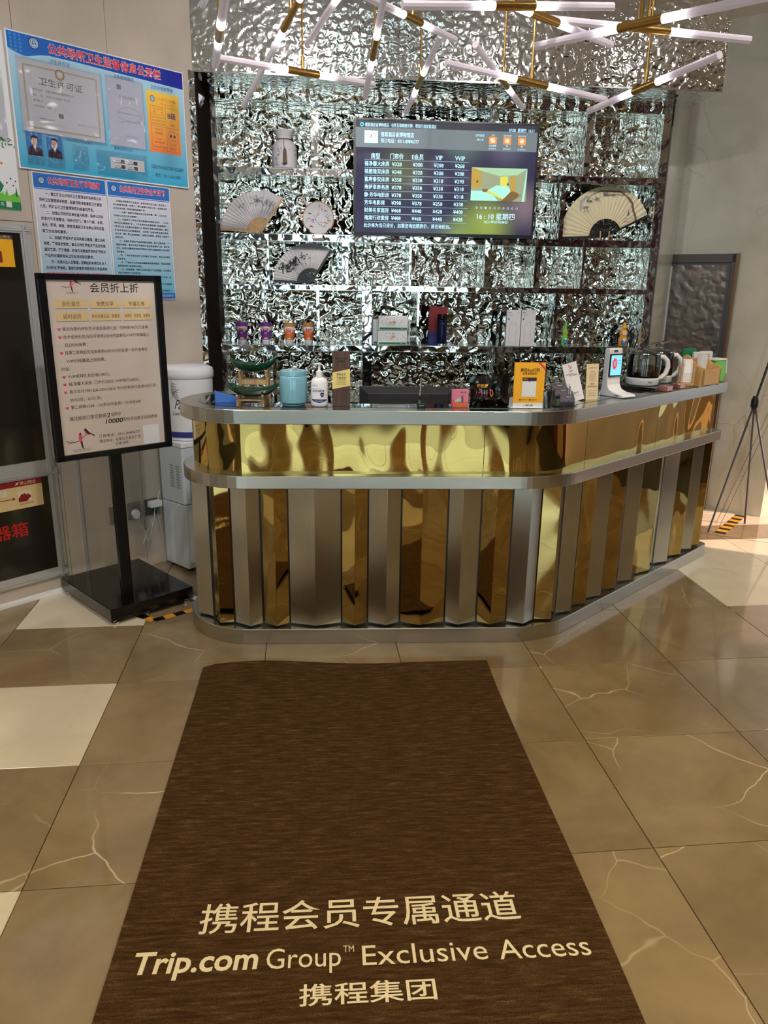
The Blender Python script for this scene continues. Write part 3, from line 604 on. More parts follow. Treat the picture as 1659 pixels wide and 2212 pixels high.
def pb(m, y):
    g = random.Random(8)
    m.line([pol(.225, 24), pol(.24, 33), pol(.25, 44), pol(.275, 52), pol(.288, 62)], .014, y, 'bark'); m.line([pol(.288, 62), pol(.30, 75), pol(.29, 90), pol(.295, 102)], .008, y, 'bark'); m.line([pol(.295, 102), pol(.29, 115), pol(.27, 125)], .004, y, 'bark')
    m.line([pol(.288, 68), pol(.27, 85), pol(.26, 100)], .003, y, 'bark')
    for r, a, n_ in ((.27, 95, 60), (.25, 108, 60), (.26, 120, 60), (.24, 131, 50), (.265, 84, 30), (.215, 133, 20)): leafs(m, y - .0003, *pol(r, a), n_, .011, .008, 'wash', g)
    m.flat([pol(.24, 142), pol(.27, 137), pol(.30, 132), pol(.305, 122), pol(.29, 118), pol(.28, 130)], y + .0002, 'wash2')
    m.line([pol(.16, 46), pol(.20, 38), pol(.25, 30)], .003, y, 'wash2'); m.line([pol(.15, 42), pol(.19, 32)], .002, y, 'wash'); m.line([pol(.20, 28), pol(.30, 27), pol(.31, 31)], .003, y, 'wash2')
    m.flat([(pol(.215, 47)[0] - .007, pol(.215, 47)[1] - .018), (pol(.215, 47)[0] + .010, pol(.215, 47)[1] - .018), (pol(.215, 47)[0] + .002, pol(.215, 47)[1] + .018)], y - .0004, 'wash'); m.disc(*(pol(.238, 49)), .004, y - .0005, 'skin', 8)
    m.rect(*(pol(.12, 178)), pol(.12, 178)[0] + .008, pol(.12, 178)[1] + .008, y, 'red')
fan('folding_fan', 'white folding fan painted with grey trees, with pale bamboo ribs, beside the round fan', -.838, 2.012, .095, .258, 176, 55, 'bamboo', 'leaf_white', paint=p1)
fan('folding_fan', 'white folding fan painted with black bamboo leaves, with black ribs, below the round fan', -.511, 1.697, .095, .254, 178, 57, 'black', 'leaf_white', paint=p3)
bf = fan('folding_fan', 'large cream folding fan painted with a pine branch, on a small wooden stand', 1.515, 2.032, .115, .322, 183, 26, 'black', 'leaf_cream', n=24, paint=pb)
st = wthing('fan_stand', 'small orange wooden stand holding the large cream folding fan', 'stand', 1.503, 2.0, .10)
m = MB()
m.box((-.05, -.03, 0), (.05, .03, .008), 'bamboo'); m.build('base', st, bevel=.001)
for x in (-.03, .03): MB().tube([(x, -.016, .008), (x, -.020, .03), (x * 1.05, -.018, .065)], .005, 'bamboo').build('prong', st)
# round fan on black feet
rf = wthing('round_fan', 'round white embroidered fan with scalloped gold rim, beside the television', 'fan', -.457, 2.0, .10)
n_ = 96; pts = [((.104 + .003 * abs(math.sin(12 * 2 * math.pi * i / n_))) * math.cos(2 * math.pi * i / n_), .108 + (.104 + .003 * abs(math.sin(12 * 2 * math.pi * i / n_))) * math.sin(2 * math.pi * i / n_)) for i in range(n_)]
MB().slab(pts, -.004, .004, 'goldlid').build('rim', rf)
m = MB(); m.disc(0, .108, .099, -.0046, 'leaf_white', 40); m.build('silk', rf)
m = MB(); g = random.Random(2)
m.line([(.01, .20), (.005, .16), (.0, .13), (-.02, .11)], .0016, -.005, 'wash'); m.line([(.08, .08), (.05, .12), (.02, .16)], .0014, -.005, 'wash')
for cx, cz in ((.02, .185), (.045, .16), (.06, .12), (-.03, .10), (-.01, .125), (.01, .075), (-.07, .10), (.03, .06), (.07, .10)): leafs(m, -.0052, cx, cz, 9, .009, .011, 'wash', g)
leafs(m, -.0053, -.035, .095, 12, .009, .012, 'purple', g)
for cx, cz, mt in ((-.055, .135, 'dgreen'), (.05, .078, 'orange'), (-.045, .055, 'bark')): m.flat([(cx - .018, cz + .004), (cx - .004, cz + .008), (cx + .018, cz - .003), (cx, cz - .004)], -.0055, mt)
m.build('embroidery', rf)
sd = wthing('fan_stand', 'low black stand with two curved feet under the round fan', 'stand', -.457, 2.0, .12)
for sx in (-1, 1): MB().tube([(sx * .095, 0, .006), (sx * .07, -.02, .012), (sx * .062, -.024, .03), (sx * .078, -.02, .045)], .007, 'black').build('foot', sd)
MB().tube([(-.095, 0, .008), (.095, 0, .008)], .006, 'black').build('crossbar', sd)
# vase
va = wthing('vase', 'white pouch-shaped vase with sprig pattern and a brown tassel, on the top shelf', 'vase', -.672, 2.396, .11)
MB().lathe([(.070, 0), (.080, .01), (.082, .08), (.078, .14), (.062, .165), (.046, .178), (.044, .185), (.052, .205), (.064, .235), (.060, .235), (.046, .205), (.038, .185)], 'leaf_white', n=32).build('body', va)
m = MB(); g = random.Random(4)
def wrapv(r): return lambda x, z: (r * math.sin(x / r), -r * math.cos(x / r) - .001, z)
w_ = wrapv(.082)
for _ in range(34):
    x = g.uniform(-.10, .10); z = g.uniform(.012, .13)
    for q in range(3):
        a = g.uniform(0, 6.3); L = .009; P_ = [w_(x, z), w_(x + L * math.cos(a + .4) * .5, z + L * math.sin(a + .4) * .5), w_(x + L * math.cos(a), z + L * math.sin(a)), w_(x + L * math.cos(a - .4) * .5, z + L * math.sin(a - .4) * .5)]
        m.add(P_, [(0, 1, 2, 3)], 'wash')
m.build('sprig_pattern', va, recalc=False)
MB().tube([(.048 * math.cos(a * .35), .048 * math.sin(a * .35), .181) for a in range(19)], .0035, 'bark').build('drawstring', va)
MB().tube([(0, -.05, .18), (.0, -.072, .16), (.002, -.088, .12)], .0018, 'bark').lathe([(.004, .12), (.010, .105), (.014, .03), (.012, .028)], 'bark', c=(.006, -.094, 0), n=12).build('tassel', va)
# milk tea cups
def milk_cup(main, lid, label, u):
    c = wthing('milk_tea_cup', label, 'cup', u, 1.29, .08, 'milk tea cups on the shelf')
    def r_(z): return .027 + (.040 - .027) * (z / .125)
    MB().lathe([(.0265, 0), (.0275, .002), (r_(.03), .03)], 'white', n=28).lathe([(r_(.03), .03), (r_(.095), .095)], main, n=28).lathe([(r_(.095), .095), (.040, .122), (.038, .124)], 'white', n=28).build('body', c)
    MB().lathe([(.043, .120), (.043, .128), (.038, .132), (.037, .143), (.034, .144), (.033, .138), (.001, .138)], lid, n=28).build('lid', c)
    m = MB(); wr_ = lambda x, z: (r_(z) * 1.01 * math.sin(x / r_(z)), -r_(z) * 1.012 * math.cos(x / r_(z)), z)
    E_ = [(.030 * math.cos(2 * math.pi * i / 18), .096 + .017 * math.sin(2 * math.pi * i / 18)) for i in range(18)]; m.add([wr_(*e) for e in E_], [list(range(18))], 'white')
    E_ = [(.018 * math.cos(2 * math.pi * i / 14), .038 + .010 * math.sin(2 * math.pi * i / 14)) for i in range(14)]; m.add([wr_(*e) for e in E_], [list(range(14))], 'goldlid')
    E_ = [(.013 * math.cos(2 * math.pi * i / 14), .040 + .006 * math.sin(2 * math.pi * i / 14)) for i in range(14)]; m.add([(x, y - .0008, z) for x, y, z in [wr_(*e) for e in E_]], [list(range(14))], 'cream')
    m.text('香飘飘', -.021, .100, .015, 0, 'red', x1=.021, bold=True, wrap=lambda x, z: (wr_(x, z)[0], wr_(x, z)[1] - .0012, z)); m.text('奶茶', -.008, .074, .008, 0, 'white', x1=.008, wrap=lambda x, z: (wr_(x, z)[0], wr_(x, z)[1] - .001, z))
    m.build('print', c, recalc=False); return c
milk_cup('purple', 'purple', 'purple milk tea cup standing outermost, next to the shelf side panel', -.985)
milk_cup('purple', 'purple', 'purple milk tea cup standing next to the orange cups', -.823)
milk_cup('orange', 'goldlid', 'orange milk tea cup with brown lid standing next to the purple cups', -.664)
milk_cup('orange', 'goldlid', 'orange milk tea cup with brown lid standing nearest the shelf divider', -.532)
# boxes of tissue packs
def pack(u, z, v, rz, label, w=.205, h=.098, d=.05):
    t_ = wthing('tissue_pack', label, 'tissue pack', u, z, v, 'patterned tissue packs on the shelf', rz)
    MB().rbox((-w / 2, -d / 2, 0), (w / 2, d / 2, h), .008, 'white').build('wrapper', t_, bevel=.004)
    m = MB(); y = -d / 2 - .0006; g = random.Random(int(u * 100) + int(z * 100)); m.rect(-w / 2 + .008, .006, w / 2 - .008, .020, y, 'dgreen')
    for _ in range(46): x, zz = g.uniform(-w / 2 + .012, w / 2 - .012), g.uniform(.026, h - .008); m.disc(x, zz, g.uniform(.0015, .003), y, g.choice(['wash', 'orange', 'dgreen', 'wash2']), 6)
    for _ in range(26): a = g.uniform(0, 6.3); q = g.uniform(0, .022); m.disc(q * math.cos(a), h * .56 + q * math.sin(a), .003, y - .0003, g.choice(['orange', 'goldlid', 'tan']), 6)
    m.text('湿巾', w / 2 - .05, .013, .008, y - .0004, 'white'); m.build('printed_pattern', t_); return t_
pack(.045, 1.29, .06, 0, 'lower of the two patterned tissue packs lying in front')
pack(.050, 1.39, .06, 0, 'upper patterned tissue pack stacked in front, topmost one')
pack(-.040, 1.29, .13, 0, 'patterned tissue pack standing behind the stack, on the side of the milk tea cups', .10, .172, .05)
pack(.128, 1.29, .13, 0, 'patterned tissue pack standing behind the stack, on the side of the divider', .10, .172, .05)
# red box and flask
rb = wthing('gift_box', 'dark red and navy upright box behind the flask', 'box', .375, 1.29, .12)
MB().box((-.062, 0, .0), (.062, .07, .26), 'crimson').build('lid_case', rb, bevel=.002); MB().box((-.063, -.001, 0), (.063, .071, .088), 'navy').build('lower_case', rb, bevel=.001)
fk = wthing('vacuum_flask', 'dark blue metal vacuum flask standing before the red box', 'flask', .392, 1.29, .06)
MB().lathe([(.030, 0), (.033, .004), (.034, .010), (.034, .165), (.032, .172)], mat('flask_blue', (22, 30, 66), .25, .6), n=28).build('body', fk); MB().lathe([(.0335, .010), (.0345, .012), (.0335, .014)], 'chrome', n=28).lathe([(.0305, -.0), (.0345, .002), (.034, .012)], 'chrome', n=28).build('base_ring', fk)
MB().lathe([(.0325, .174), (.0335, .178), (.0335, .205), (.030, .212), (.001, .213)], mat('flask_cap', (14, 16, 30), .2, .5), n=28).build('cap', fk)
MB().text('COOK', -.012, .150, .010, 0, 'grey', x1=.012, wrap=lambda x, z: (.0345 * math.sin(x / .0345), -.0345 * math.cos(x / .0345) - .0006, z)).build('print', fk)
# white boxes
for i, (u, lb) in enumerate(((.900, 'white flask box with line drawing standing nearer the red box'), (1.006, 'white flask box with line drawing standing nearer the green bottle'))):
    b = wthing('flask_box', lb, 'box', u, 1.29, .07, 'white flask boxes on the shelf')
    MB().box((-.0505, 0, 0), (.0505, .09, .245), 'paper').build('carton', b, bevel=.001)
    m = MB(); y = -.0008; m.text('bianco', -.042, .229, .009, y, 'ink', bold=True); m.text('316', .024, .229, .008, y, 'grey'); m.text('真空保温杯', -.042, .211, .007, y, 'grey'); m.text('500ml', -.042, .200, .006, y, 'grey'); m.disc(-.036, .184, .006, y, 'navy', 14)
    for a, c in (((-.022, .022), (.028, .150)), ((-.018, .150), (.020, .166))): pass
    m.line([(-.026, .02), (.022, .02), (.022, .145), (-.026, .145), (-.026, .02)], .0012, y, 'grey'); m.line([(-.021, .145), (-.021, .162), (.017, .162), (.017, .145)], .0012, y, 'grey'); m.line([(-.026, .080), (.022, .080)], .0006, y, 'grey'); m.build('print', b)
bx = wthing('plastic_box', 'clear plastic box beside the white flask boxes', 'box', .824, 1.29, .08)
MB().box((-.021, 0, 0), (.021, .09, .24), 'clear_plastic').build('shell', bx)
# shampoo bottles
def bottle(u, label, body, cap, sc, v=.09):
    b = wthing('kids_bottle', label, 'bottle', u, 1.29, v, 'small bottles on the shelf')
    MB().lathe([(.020 * sc, 0), (.027 * sc, .004), (.028 * sc, .05), (.021 * sc, .075), (.024 * sc, .09), (.024 * sc, .105), (.012 * sc, .125), (.011 * sc, .13)], body, n=24, sy=.6).build('body', b)
    MB().lathe([(.013 * sc, .128), (.013 * sc, .150), (.008 * sc, .156), (.007 * sc, .168), (.001, .169)], cap, n=20).build('cap', b)
    m = MB(); y = -.6 * .028 * sc - .0012; m.disc(0, .03, .017 * sc, y, 'blue', 16, rz=.022); m.disc(0, .096, .014 * sc, y + .001, 'cream' if body != 'lime' else 'tape', 16); m.disc(.002, .05, .010 * sc, y - .0004, 'white', 12); m.text('沐浴', -.009, .030, .009, y - .0006, 'white', x1=.009, bold=True); m.build('label_print', b); return b
bottle(1.283, 'slim green bottle standing alone by the shelf divider', 'lime', 'lime', .82); bottle(1.712, 'yellow bottle with blue label near the end of the shelf', 'tape', 'yellow', 1.25)
fg = wthing('figurine', 'dark grey figurine beside the yellow bottle at the shelf end', 'figurine', 1.785 - .01, 1.29, .20)
MB().lathe([(.022, 0), (.026, .03), (.020, .06), (.030, .085), (.024, .105), (.010, .125), (.001, .13)], 'dkgrey', n=16, sy=.7).build('torso', fg)
for sx in (-1, 1): MB().tube([(sx * .022, 0, .095), (sx * .032, -.004, .07), (sx * .026, -.01, .045)], .006, 'dkgrey').build('arm', fg)

# ================================================================== ON THE COUNTER
ZC = 1.1437
def cthing(name, label, cat, x, y, rz=0, group=None, z=ZC): return thing(name, label, cat, (x, y, z), rz, group)
# boat dishes on wooden stands
def boat(label, x, y, z, L, rz=0):
    b = cthing('boat_dish', label, 'dish', x, y, rz, 'green boat-shaped dishes', z)
    n = 18; vs = []; fs = []; k = 7
    for i in range(n + 1):
        t = -1 + 2 * i / n; w = .040 * math.sqrt(max(0.0, 1 - abs(t) ** 2.6)) + .001; top = .036 + .028 * abs(t) ** 2.2; bot = .050 * abs(t) ** 3.0
        for j in range(k):
            a = math.pi * j / (k - 1); vs.append((t * L / 2, -w * math.cos(a), bot + (top - bot) * (1 - math.sin(a) ** .8)))
    m1 = len(vs)
    for i in range(n + 1):
        t = -1 + 2 * i / n; w = .036 * math.sqrt(max(0.0, 1 - abs(t) ** 2.6)) + .0003; top = .036 + .028 * abs(t) ** 2.2; bot = .050 * abs(t) ** 3.0 + .005
        for j in range(k):
            a = math.pi * j / (k - 1); vs.append((t * L / 2 * .975, -w * math.cos(a), min(top, bot + (top - bot) * (1 - math.sin(a) ** .8))))
    for i in range(n):
        for j in range(k - 1):
            fs.append((i * k + j, (i + 1) * k + j, (i + 1) * k + j + 1, i * k + j + 1)); fs.append((m1 + i * k + j, m1 + i * k + j + 1, m1 + (i + 1) * k + j + 1, m1 + (i + 1) * k + j))
        for j in (0, k - 1): fs.append((i * k + j, (i + 1) * k + j, m1 + (i + 1) * k + j, m1 + i * k + j))
    MB().add(vs, fs, 'green', True).build('bowl', b, recalc=True); return b
def dstand(label, x, y, h, w, rz=0):
    s_ = cthing('dish_stand', label, 'stand', x, y, rz, 'wooden stands of the boat dishes')
    for sx in (-1, 1):
        for sy in (-1, 1):
            MB().tube([(sx * w / 2, sy * .034, 0), (sx * w / 2, sy * .030, h * .5), (sx * w / 2, sy * .034, h * .86), (sx * w / 2, sy * .046, h + .012)], .0062, 'pine', n=8).build('leg', s_)
        MB().box((sx * w / 2 - .004, -.028, h * .62), (sx * w / 2 + .004, .028, h * .80), 'pine').build('crosspiece', s_)
    for sy in (-1, 1): MB().box((-w / 2, sy * .024 - .003, h * .62), (w / 2, sy * .024 + .003, h * .78), 'pine').build('rail', s_)
dstand('low wooden stand under the front boat dish', -.612, 3.445, .040, .115); boat('dark green boat-shaped dish standing lower, at the front edge', -.604, 3.445, ZC + .042, .238)
dstand('tall wooden stand behind the low one, under the upper boat dish', -.612, 3.548, .140, .125); boat('dark green boat-shaped dish standing higher, behind the lower one', -.618, 3.548, ZC + .142, .212)
bk = cthing('blue_tray', 'small blue plastic tray behind the boat dishes', 'tray', -.752, 3.552, R(8))
MB().prism([(-.05, -.02), (.07, -.03), (.07, .03), (-.045, .03)], 0, .004, 'blueplastic').slab([(-.05, 0), (.07, 0), (.07, .028), (.02, .036), (-.05, .055)], -.024, -.020, 'blueplastic').slab([(-.045, 0), (.07, 0), (.07, .02), (-.045, .04)], .026, .030, 'blueplastic').box((-.05, -.024, 0), (-.046, .03, .05), 'blueplastic').build('body', bk)
# jar
jr = cthing('ceramic_jar', 'pale blue glazed ceramic jar with a lid', 'jar', -.424, 3.482)
MB().lathe([(.050, 0), (.053, .003), (.053, .008), (.0625, .016), (.064, .03), (.064, .118), (.0615, .134), (.060, .136)], 'ltblue', n=40).build('body', jr); MB().lathe([(.0595, .136), (.061, .138), (.0605, .156), (.057, .160), (.001, .161)], 'ltblue', n=40).build('lid', jr)
# soap dispenser
so_ = cthing('pump_bottle', 'white pump bottle of hand gel with navy label', 'bottle', -.303, 3.462)
MB().lathe([(.034, 0), (.038, .004), (.039, .012), (.0385, .105), (.034, .122), (.018, .133), (.014, .135)], 'white', n=36, sy=.62).build('body', so_)
MB().lathe([(.0155, .133), (.0155, .158), (.006, .162), (.0055, .186), (.011, .188), (.011, .195), (.002, .197)], 'white', n=20).tube([(0, 0, .191), (-.012, -.012, .192), (-.020, -.020, .188)], .0045, 'white').build('pump', so_)
m = MB(); y = -.0255
wb_ = lambda x, z: (x, -.0245 * math.sqrt(max(.02, 1 - (x / .0392) ** 2)) - .0006, z)
for a, b, n_ in ((.016, .034, 0),):
    vs = []; fs = []
    for i in range(13): x = -.033 + .066 * i / 12; zz = .018 + .004 * (x / .033) ** 2; vs += [wb_(x, zz + .018 * 0 + .0), wb_(x, .036 - .002)]
    vs = []; 
    for i in range(13): x = -.034 + .068 * i / 12; vs += [wb_(x, .018 + .012 * (x / .034) ** 2), wb_(x, .034)]
    m.add(vs, [(2 * i, 2 * i + 2, 2 * i + 3, 2 * i + 1) for i in range(12)], 'navy')
m.text('免洗手消毒凝胶', -.030, .072, .0105, 0, 'navy', x1=.024, bold=True, wrap=wb_); m.text('Antibacterial hand gel', -.030, .082, .006, 0, 'blue', x1=.012, wrap=wb_); m.text('健力氧 Health', -.030, .096, .007, 0, 'grey', x1=-.006, wrap=wb_); m.text('500ml 净含量', -.018, .026, .006, 0, 'white', x1=.018, wrap=wb_)
vs = [wb_(x, z) for x, z in ((.005, .062), (.014, .065), (.023, .062), (.021, .048), (.014, .042), (.007, .048))]; m.add(vs, [list(range(6))], 'navy'); m.text('99.9', .008, .054, .006, 0, 'white', x1=.020, wrap=lambda x, z: (wb_(x, z)[0], wb_(x, z)[1] - .0006, z)); m.build('label_print', so_, recalc=False)
# wooden plaque
pq = cthing('wooden_plaque', 'tall dark wooden plaque with slanted gold label', 'plaque', -.203, 3.455, R(3))
MB().box((-.040, -.006, 0), (.040, .006, .250), 'walnut').build('board', pq, bevel=.001); MB().box((-.040, .006, 0), (.040, .04, .006), 'walnut').build('foot', pq)
m = MB(); y = -.0068; m.flat([(-.040, .080), (.040, .096), (.040, .172), (-.040, .154)], y, 'gold'); y -= .0005
m.text('携程会员', -.021, .147, .0145, y, 'dkgrey', x1=.021); m.text('专属通道', -.021, .131, .0145, y, 'dkgrey', x1=.021); m.line([(-.020, .121), (.020, .121)], .0008, y, 'dkgrey'); m.text('Trip.com Group', -.021, .113, .007, y, 'dkgrey', x1=.021, bold=True); m.text('Exclusive Access', -.023, .104, .007, y, 'dkgrey', x1=.023)
m.text('Trip.com Group', -.030, .218, .010, y, 'ink', x1=.030, bold=True); m.text('携程集团', -.014, .205, .009, y, 'ink', x1=.014, bold=True); m.build('gold_label', pq)
# monitor seen from behind, down on the staff desk
mo = thing('monitor', 'black monitor seen from its perforated back, low behind the counter', 'monitor', (.112, 3.90, .75), R(3))
m = MB(); m.add([(-.245, 0, .12), (.245, 0, .12), (.245, 0, .432), (-.245, 0, .432), (-.19, -.05, .15), (.19, -.05, .15), (.205, -.05, .405), (-.205, -.05, .405)], [(0, 4, 5, 1), (1, 5, 6, 2), (2, 6, 7, 3), (3, 7, 4, 0), (4, 5, 6, 7)][:4] + [(4, 7, 6, 5)], mat('monitor_back', (34, 36, 38), .5)); m.box((-.247, 0, .118), (.247, .012, .435), 'black'); m.build('casing', mo, bevel=.002)
m = MB()
for r_ in range(4):
    for i in range(44): x = -.19 + i * .0088; m.rect(x,   .372 + r_ * .009, x + .004, .377 + r_ * .009, -.0507, 'ink')
vn = m.build('vent_slots', mo, kind='stuff'); 
MB().box((-.03, -.02, .0), (.03, .0, .14), 'black').build('neck', mo); MB().rbox((-.12, -.09, 0), (.12, .06, .012), .02, 'black').build('foot', mo)
# desk microphone / camera
mc = cthing('desk_microphone', 'small desk microphone with silver stem and black base', 'microphone', .165, 3.478)
MB().rbox((-.019, -.012, 0), (.019, .014, .016), .004, 'black').build('base', mc, bevel=.001); MB().tube([(-.008, 0, .016), (-.009, 0, .034)], .0052, 'chrome').tube([(-.009, 0, .034), (-.007, 0, .052)], .0042, 'black').tube([(-.007, 0, .052), (-.003, 0, .132)], .0036, 'chrome').build('stem', mc)
MB().tube([(-.003, 0, .132), (.0, -.001, .146)], .006, 'blackgloss').build('head', mc)
MB().tube([(-.003, .004, .13), (.016, .006, .09), (.022, .006, .05), (.032, .004, .03), (.026, .002, .012), (.016, .0, .008)], .0016, 'black', n=6).build('cable', mc)
MB().text('TAKSTAR', -.012, .008, .006, -.0125, 'white', x1=.012).build('print', mc)
# pink box
pb_ = cthing('pink_box', 'small pink box with a pagoda picture', 'box', .345, 3.500, R(3)); MB().box((-.0385, 0, 0), (.0385, .03, .078), mat('pink_card', (226, 130, 160), .5)).build('carton', pb_, bevel=.0008)
m = MB(); y = -.0006; m.rect(-.0385, 0, .0385, .024, y, 'orange'); m.flat([(-.03, .024), (-.01, .040), (.005, .038), (.02, .024)], y - .0003, 'sky'); m.flat([(-.0385, .03), (-.030, .036), (-.022, .010), (-.0385, 0)], y - .0004, 'red'); m.line([(-.036, .03), (-.028, .01)], .0014, y - .0008, 'white')
for i, w in enumerate((.010, .009, .008, .006)): z = .022 + i * .009; m.flat([(.010 - w, z), (.010 + w, z), (.010 + w * .5, z + .004), (.010 - w * .5, z + .004)], y - .0006, 'crimson'); m.rect(.010 - w * .45, z - .004, .010 + w * .45, z, y - .0005, 'bark')
m.text('御上堂', .002, .067, .008, y, 'plum', x1=.026, bold=True); m.build('printed_picture', pb_)
# black snack bags
def bag(label, x, y, w, h, rz, pr=True):
    b = cthing('snack_bag', label, 'bag', x, y, rz, 'black bags leaning behind the counter edge'); n = 8; vs = []; fs = []; g = random.Random(int(x * 100))
    for i in range(n + 1):
        for j in range(n + 1):
            u_, v_ = i / n, j / n; bul = .022 * math.sin(math.pi * u_) * math.sin(math.pi * min(1, v_ * 1.1)) ** .7; vs.append(((u_ - .5) * w + .004 * math.sin(5 * v_), -bul + g.uniform(-.0015, .0015), v_ * h + .006 * math.sin(7 * u_) * v_))
    m1 = len(vs)
    for i in range(n + 1):
        for j in range(n + 1): x_, y_, z_ = vs[i * (n + 1) + j]; vs.append((x_, -y_ + .004, z_))
    for i in range(n):
        for j in range(n): a_ = i * (n + 1) + j; fs.append((a_, a_ + n + 1, a_ + n + 2, a_ + 1)); a_ += m1; fs.append((a_, a_ + 1, a_ + n + 2, a_ + n + 1))
    MB().add(vs, fs, 'blackgloss', True).build('pouch', b, recalc=False)
    if pr:
        m = MB(); y_ = -.028; m.text('嗨吃家', -.03, h * .72, .018, y_, 'yellow', x1=.018, bold=True, shear=.2); m.text('1+1>V', -.032, h * .50, .020, y_, 'red', x1=.022, bold=True, rot=-.12)
        m.line([(.030, h * .62), (.040, h * .56), (.044, h * .46), (.038, h * .36), (.032, h * .46), (.030, h * .62)], .004, y_, 'orange'); m.disc(-.03, h * .85, .006, y_, 'grey', 10); m.build('print', b)
bag('black snack bag with red and yellow writing',   .455, 3.535, .125, .135, R(-6)); bag('plain black bag behind the printed snack bag', .53, 3.545, .10, .150, R(10), False)
# yellow sign
ys = cthing('yellow_sign', 'yellow upright counter sign with a white foot strip', 'sign', .660, 3.495, R(4))
MB().slab([(-.072, 0), (.068, 0), (.070, .208), (-.074, .208)], -.0015, .0015, 'yellow').build('panel', ys); MB().box((-.085, -.012, 0), (.068, .05, .0025), 'white').build('foot', ys)
m = MB(); y = -.0022; m.rect(-.072, .0025, .068, .024, y, 'white'); m.flat([(.034, .208), (.046, .208), (.070, .184), (.070, .172)], y - .0006, 'red'); m.rect(-.034, .052, .032, .140, y, 'white'); m.rect(-.034, .124, .032, .140, y - .0004, 'plum'); m.flat([(-.005, .1245), (.003, .1245), (-.001, .119)], y - .0005, 'plum')
m.text('美团App扫码', -.046, .174, .017, y, 'ink', x1=.044, bold=True); m.text('立享会员折扣', -.036, .158, .012, y, 'ink', x1=.032, bold=True); m.text('美团酒店', -.030, .132, .007, y - .0006, 'yellow', x1=-.010)
for x_, tx in ((-.040, '打开美团扫一扫'), (.006, '领取会员价')): m.disc(x_, .038, .004, y, 'ink', 12); m.text(tx, x_ + .007, .038, .0065, y, 'ink', x1=x_ + .034)
m.disc(-.020, .0125, .004, y - .0006, 'yellow', 12); m.text('美团 | 酒店', -.012, .0125, .009, y - .0006, 'ink', x1=.022, bold=True); m.text('会员专享', .040, .196, .007, y - .001, 'white', rot=-.8); m.build('print', ys)
# card holder with grey cards
ch = cthing('card_holder', 'clear tiered holder of grey name cards beside the yellow sign', 'card holder', .842, 3.600, R(12))
m = MB(); m.box((-.055, -.035, 0), (.062, .075, .003), 'clear_plastic')
for i, (yy, z) in enumerate(((-.028, .0), (.0, .026), (.028, .046))): m.box((-.048, yy - .002, z), (.050, yy, z + .022), 'clear_plastic'); m.box((-.048, yy + .012, z), (.050, yy + .014, z + .05), 'clear_plastic'); m.box((-.048, yy, z), (-.046, yy + .013, z + .04), 'clear_plastic'); m.box((.048, yy, z), (.050, yy + .013, z + .04), 'clear_plastic')
m.build('tiered_rack', ch)
for i, (yy, z, x_) in enumerate(((-.026, .003, .010), (.002, .030, -.006), (.030, .050, -.014))):
    c_ = cthing('name_cards', ['stack of grey name cards in the lowest tier', 'stack of grey name cards in the middle tier', 'stack of grey name cards in the top tier'][i], 'cards', .842, 3.600, R(12), 'grey name cards in the clear holder', ZC)
    MB().box((x_ - .034, yy, z), (x_ + .034, yy + .009, z + .052), mat('card_grey', (96, 92, 104), .5)).build('card_stack', c_)
    m = MB(); m.text('禧棠酒店', x_ - .004, z + .040, .007, yy - .0006, 'white', x1=x_ + .022); m.line([(x_ - .028, z + .020), (x_ - .014, z + .034), (x_ - .004, z + .022), (x_ + .01, z + .030), (x_ + .03, z + .018)], .0012, yy - .0006, 'wash2'); m.disc(x_ - .02, z + .036, .003, yy - .0007, 'pink', 8); m.build('print', c_)
# two leaning cards
def lean(name, label, x, y, rz, w, h, tilt, m_, content, roll=0):
    c_ = cthing(name, label, 'card', x, y, rz); Mx = Matrix.Rotation(-tilt, 4, 'X') @ Matrix.Rotation(roll, 4, 'Y'); 
    MB(M4=Mx).slab([(-w / 2, 0), (w / 2, 0), (w / 2, h), (-w / 2, h)], -.0015, .0015, m_).build('card_face', c_); m = MB(M4=Mx); content(m, -.0024); m.build('print', c_); MB().slab([(-w * .3, 0), (w * .3, 0), (w * .2, h * .5), (-w * .2, h * .5)], .0, .002, m_).build('back_stand', c_).location = (0, h * math.sin(tilt) * .9 + .02, 0)
def wc(m, y):
    for q in ((-.004, .176, .014), (.003, .166, .012)): m.flat([(q[0] - .004, q[1] - q[2] * .4), (q[0], q[1] + q[2] * .6), (q[0] + .003, q[1] + q[2] * .2), (q[0] + .001, q[1] - q[2] * .6)], y, 'pink')
    m.line([(-.010, .160), (.008, .168), (.012, .180)], .001, y, 'plum'); m.text('禧棠酒店', -.010, .150, .006, y, 'ink', x1=.010); m.text('扫码关注有礼', -.030, .136, .008, y, 'ink', x1=.008); m.text('微信订房更优惠', -.012, .128, .008, y, 'ink', x1=.028); m.text('微信公众号', -.014, .040, .009, y, 'ink', x1=.014, bold=True); m.text('扫码订房 多重好礼', -.022, .026, .006, y, 'grey', x1=.022)
lean('leaning_card', 'white printed card leaning sideways beside the card holder', .955, 3.765, R(14), .078, .190, R(10), 'paper', wc, R(-14))
def bc(m, y):
    m.text('WELCOME TO HOTEL', -.024, .158, .008, y, 'dkgrey', x1=.024); 
    for r_ in (.026, .020, .012, .006): m.line([(r_ * .8 * math.cos(2 * math.pi * i / 24) , .118 + r_ * math.sin(2 * math.pi * i / 24)) for i in range(25)], .001, y, 'grey')
    m.text('请扫码', -.012, .078, .011, y, 'dkgrey', x1=.012); m.text('疫情防控登记信息', -.028, .066, .009, y, 'dkgrey', x1=.028)
    for i in range(3): m.text('出示健康码 测量体温', -.026, .046 - i * .012, .006, y, 'grey', x1=.022)
lean('beige_card', 'beige upright card with a round drawing next to the payment terminal', 1.035, 3.80, R(24), .074, .178, R(5), 'cream', bc)
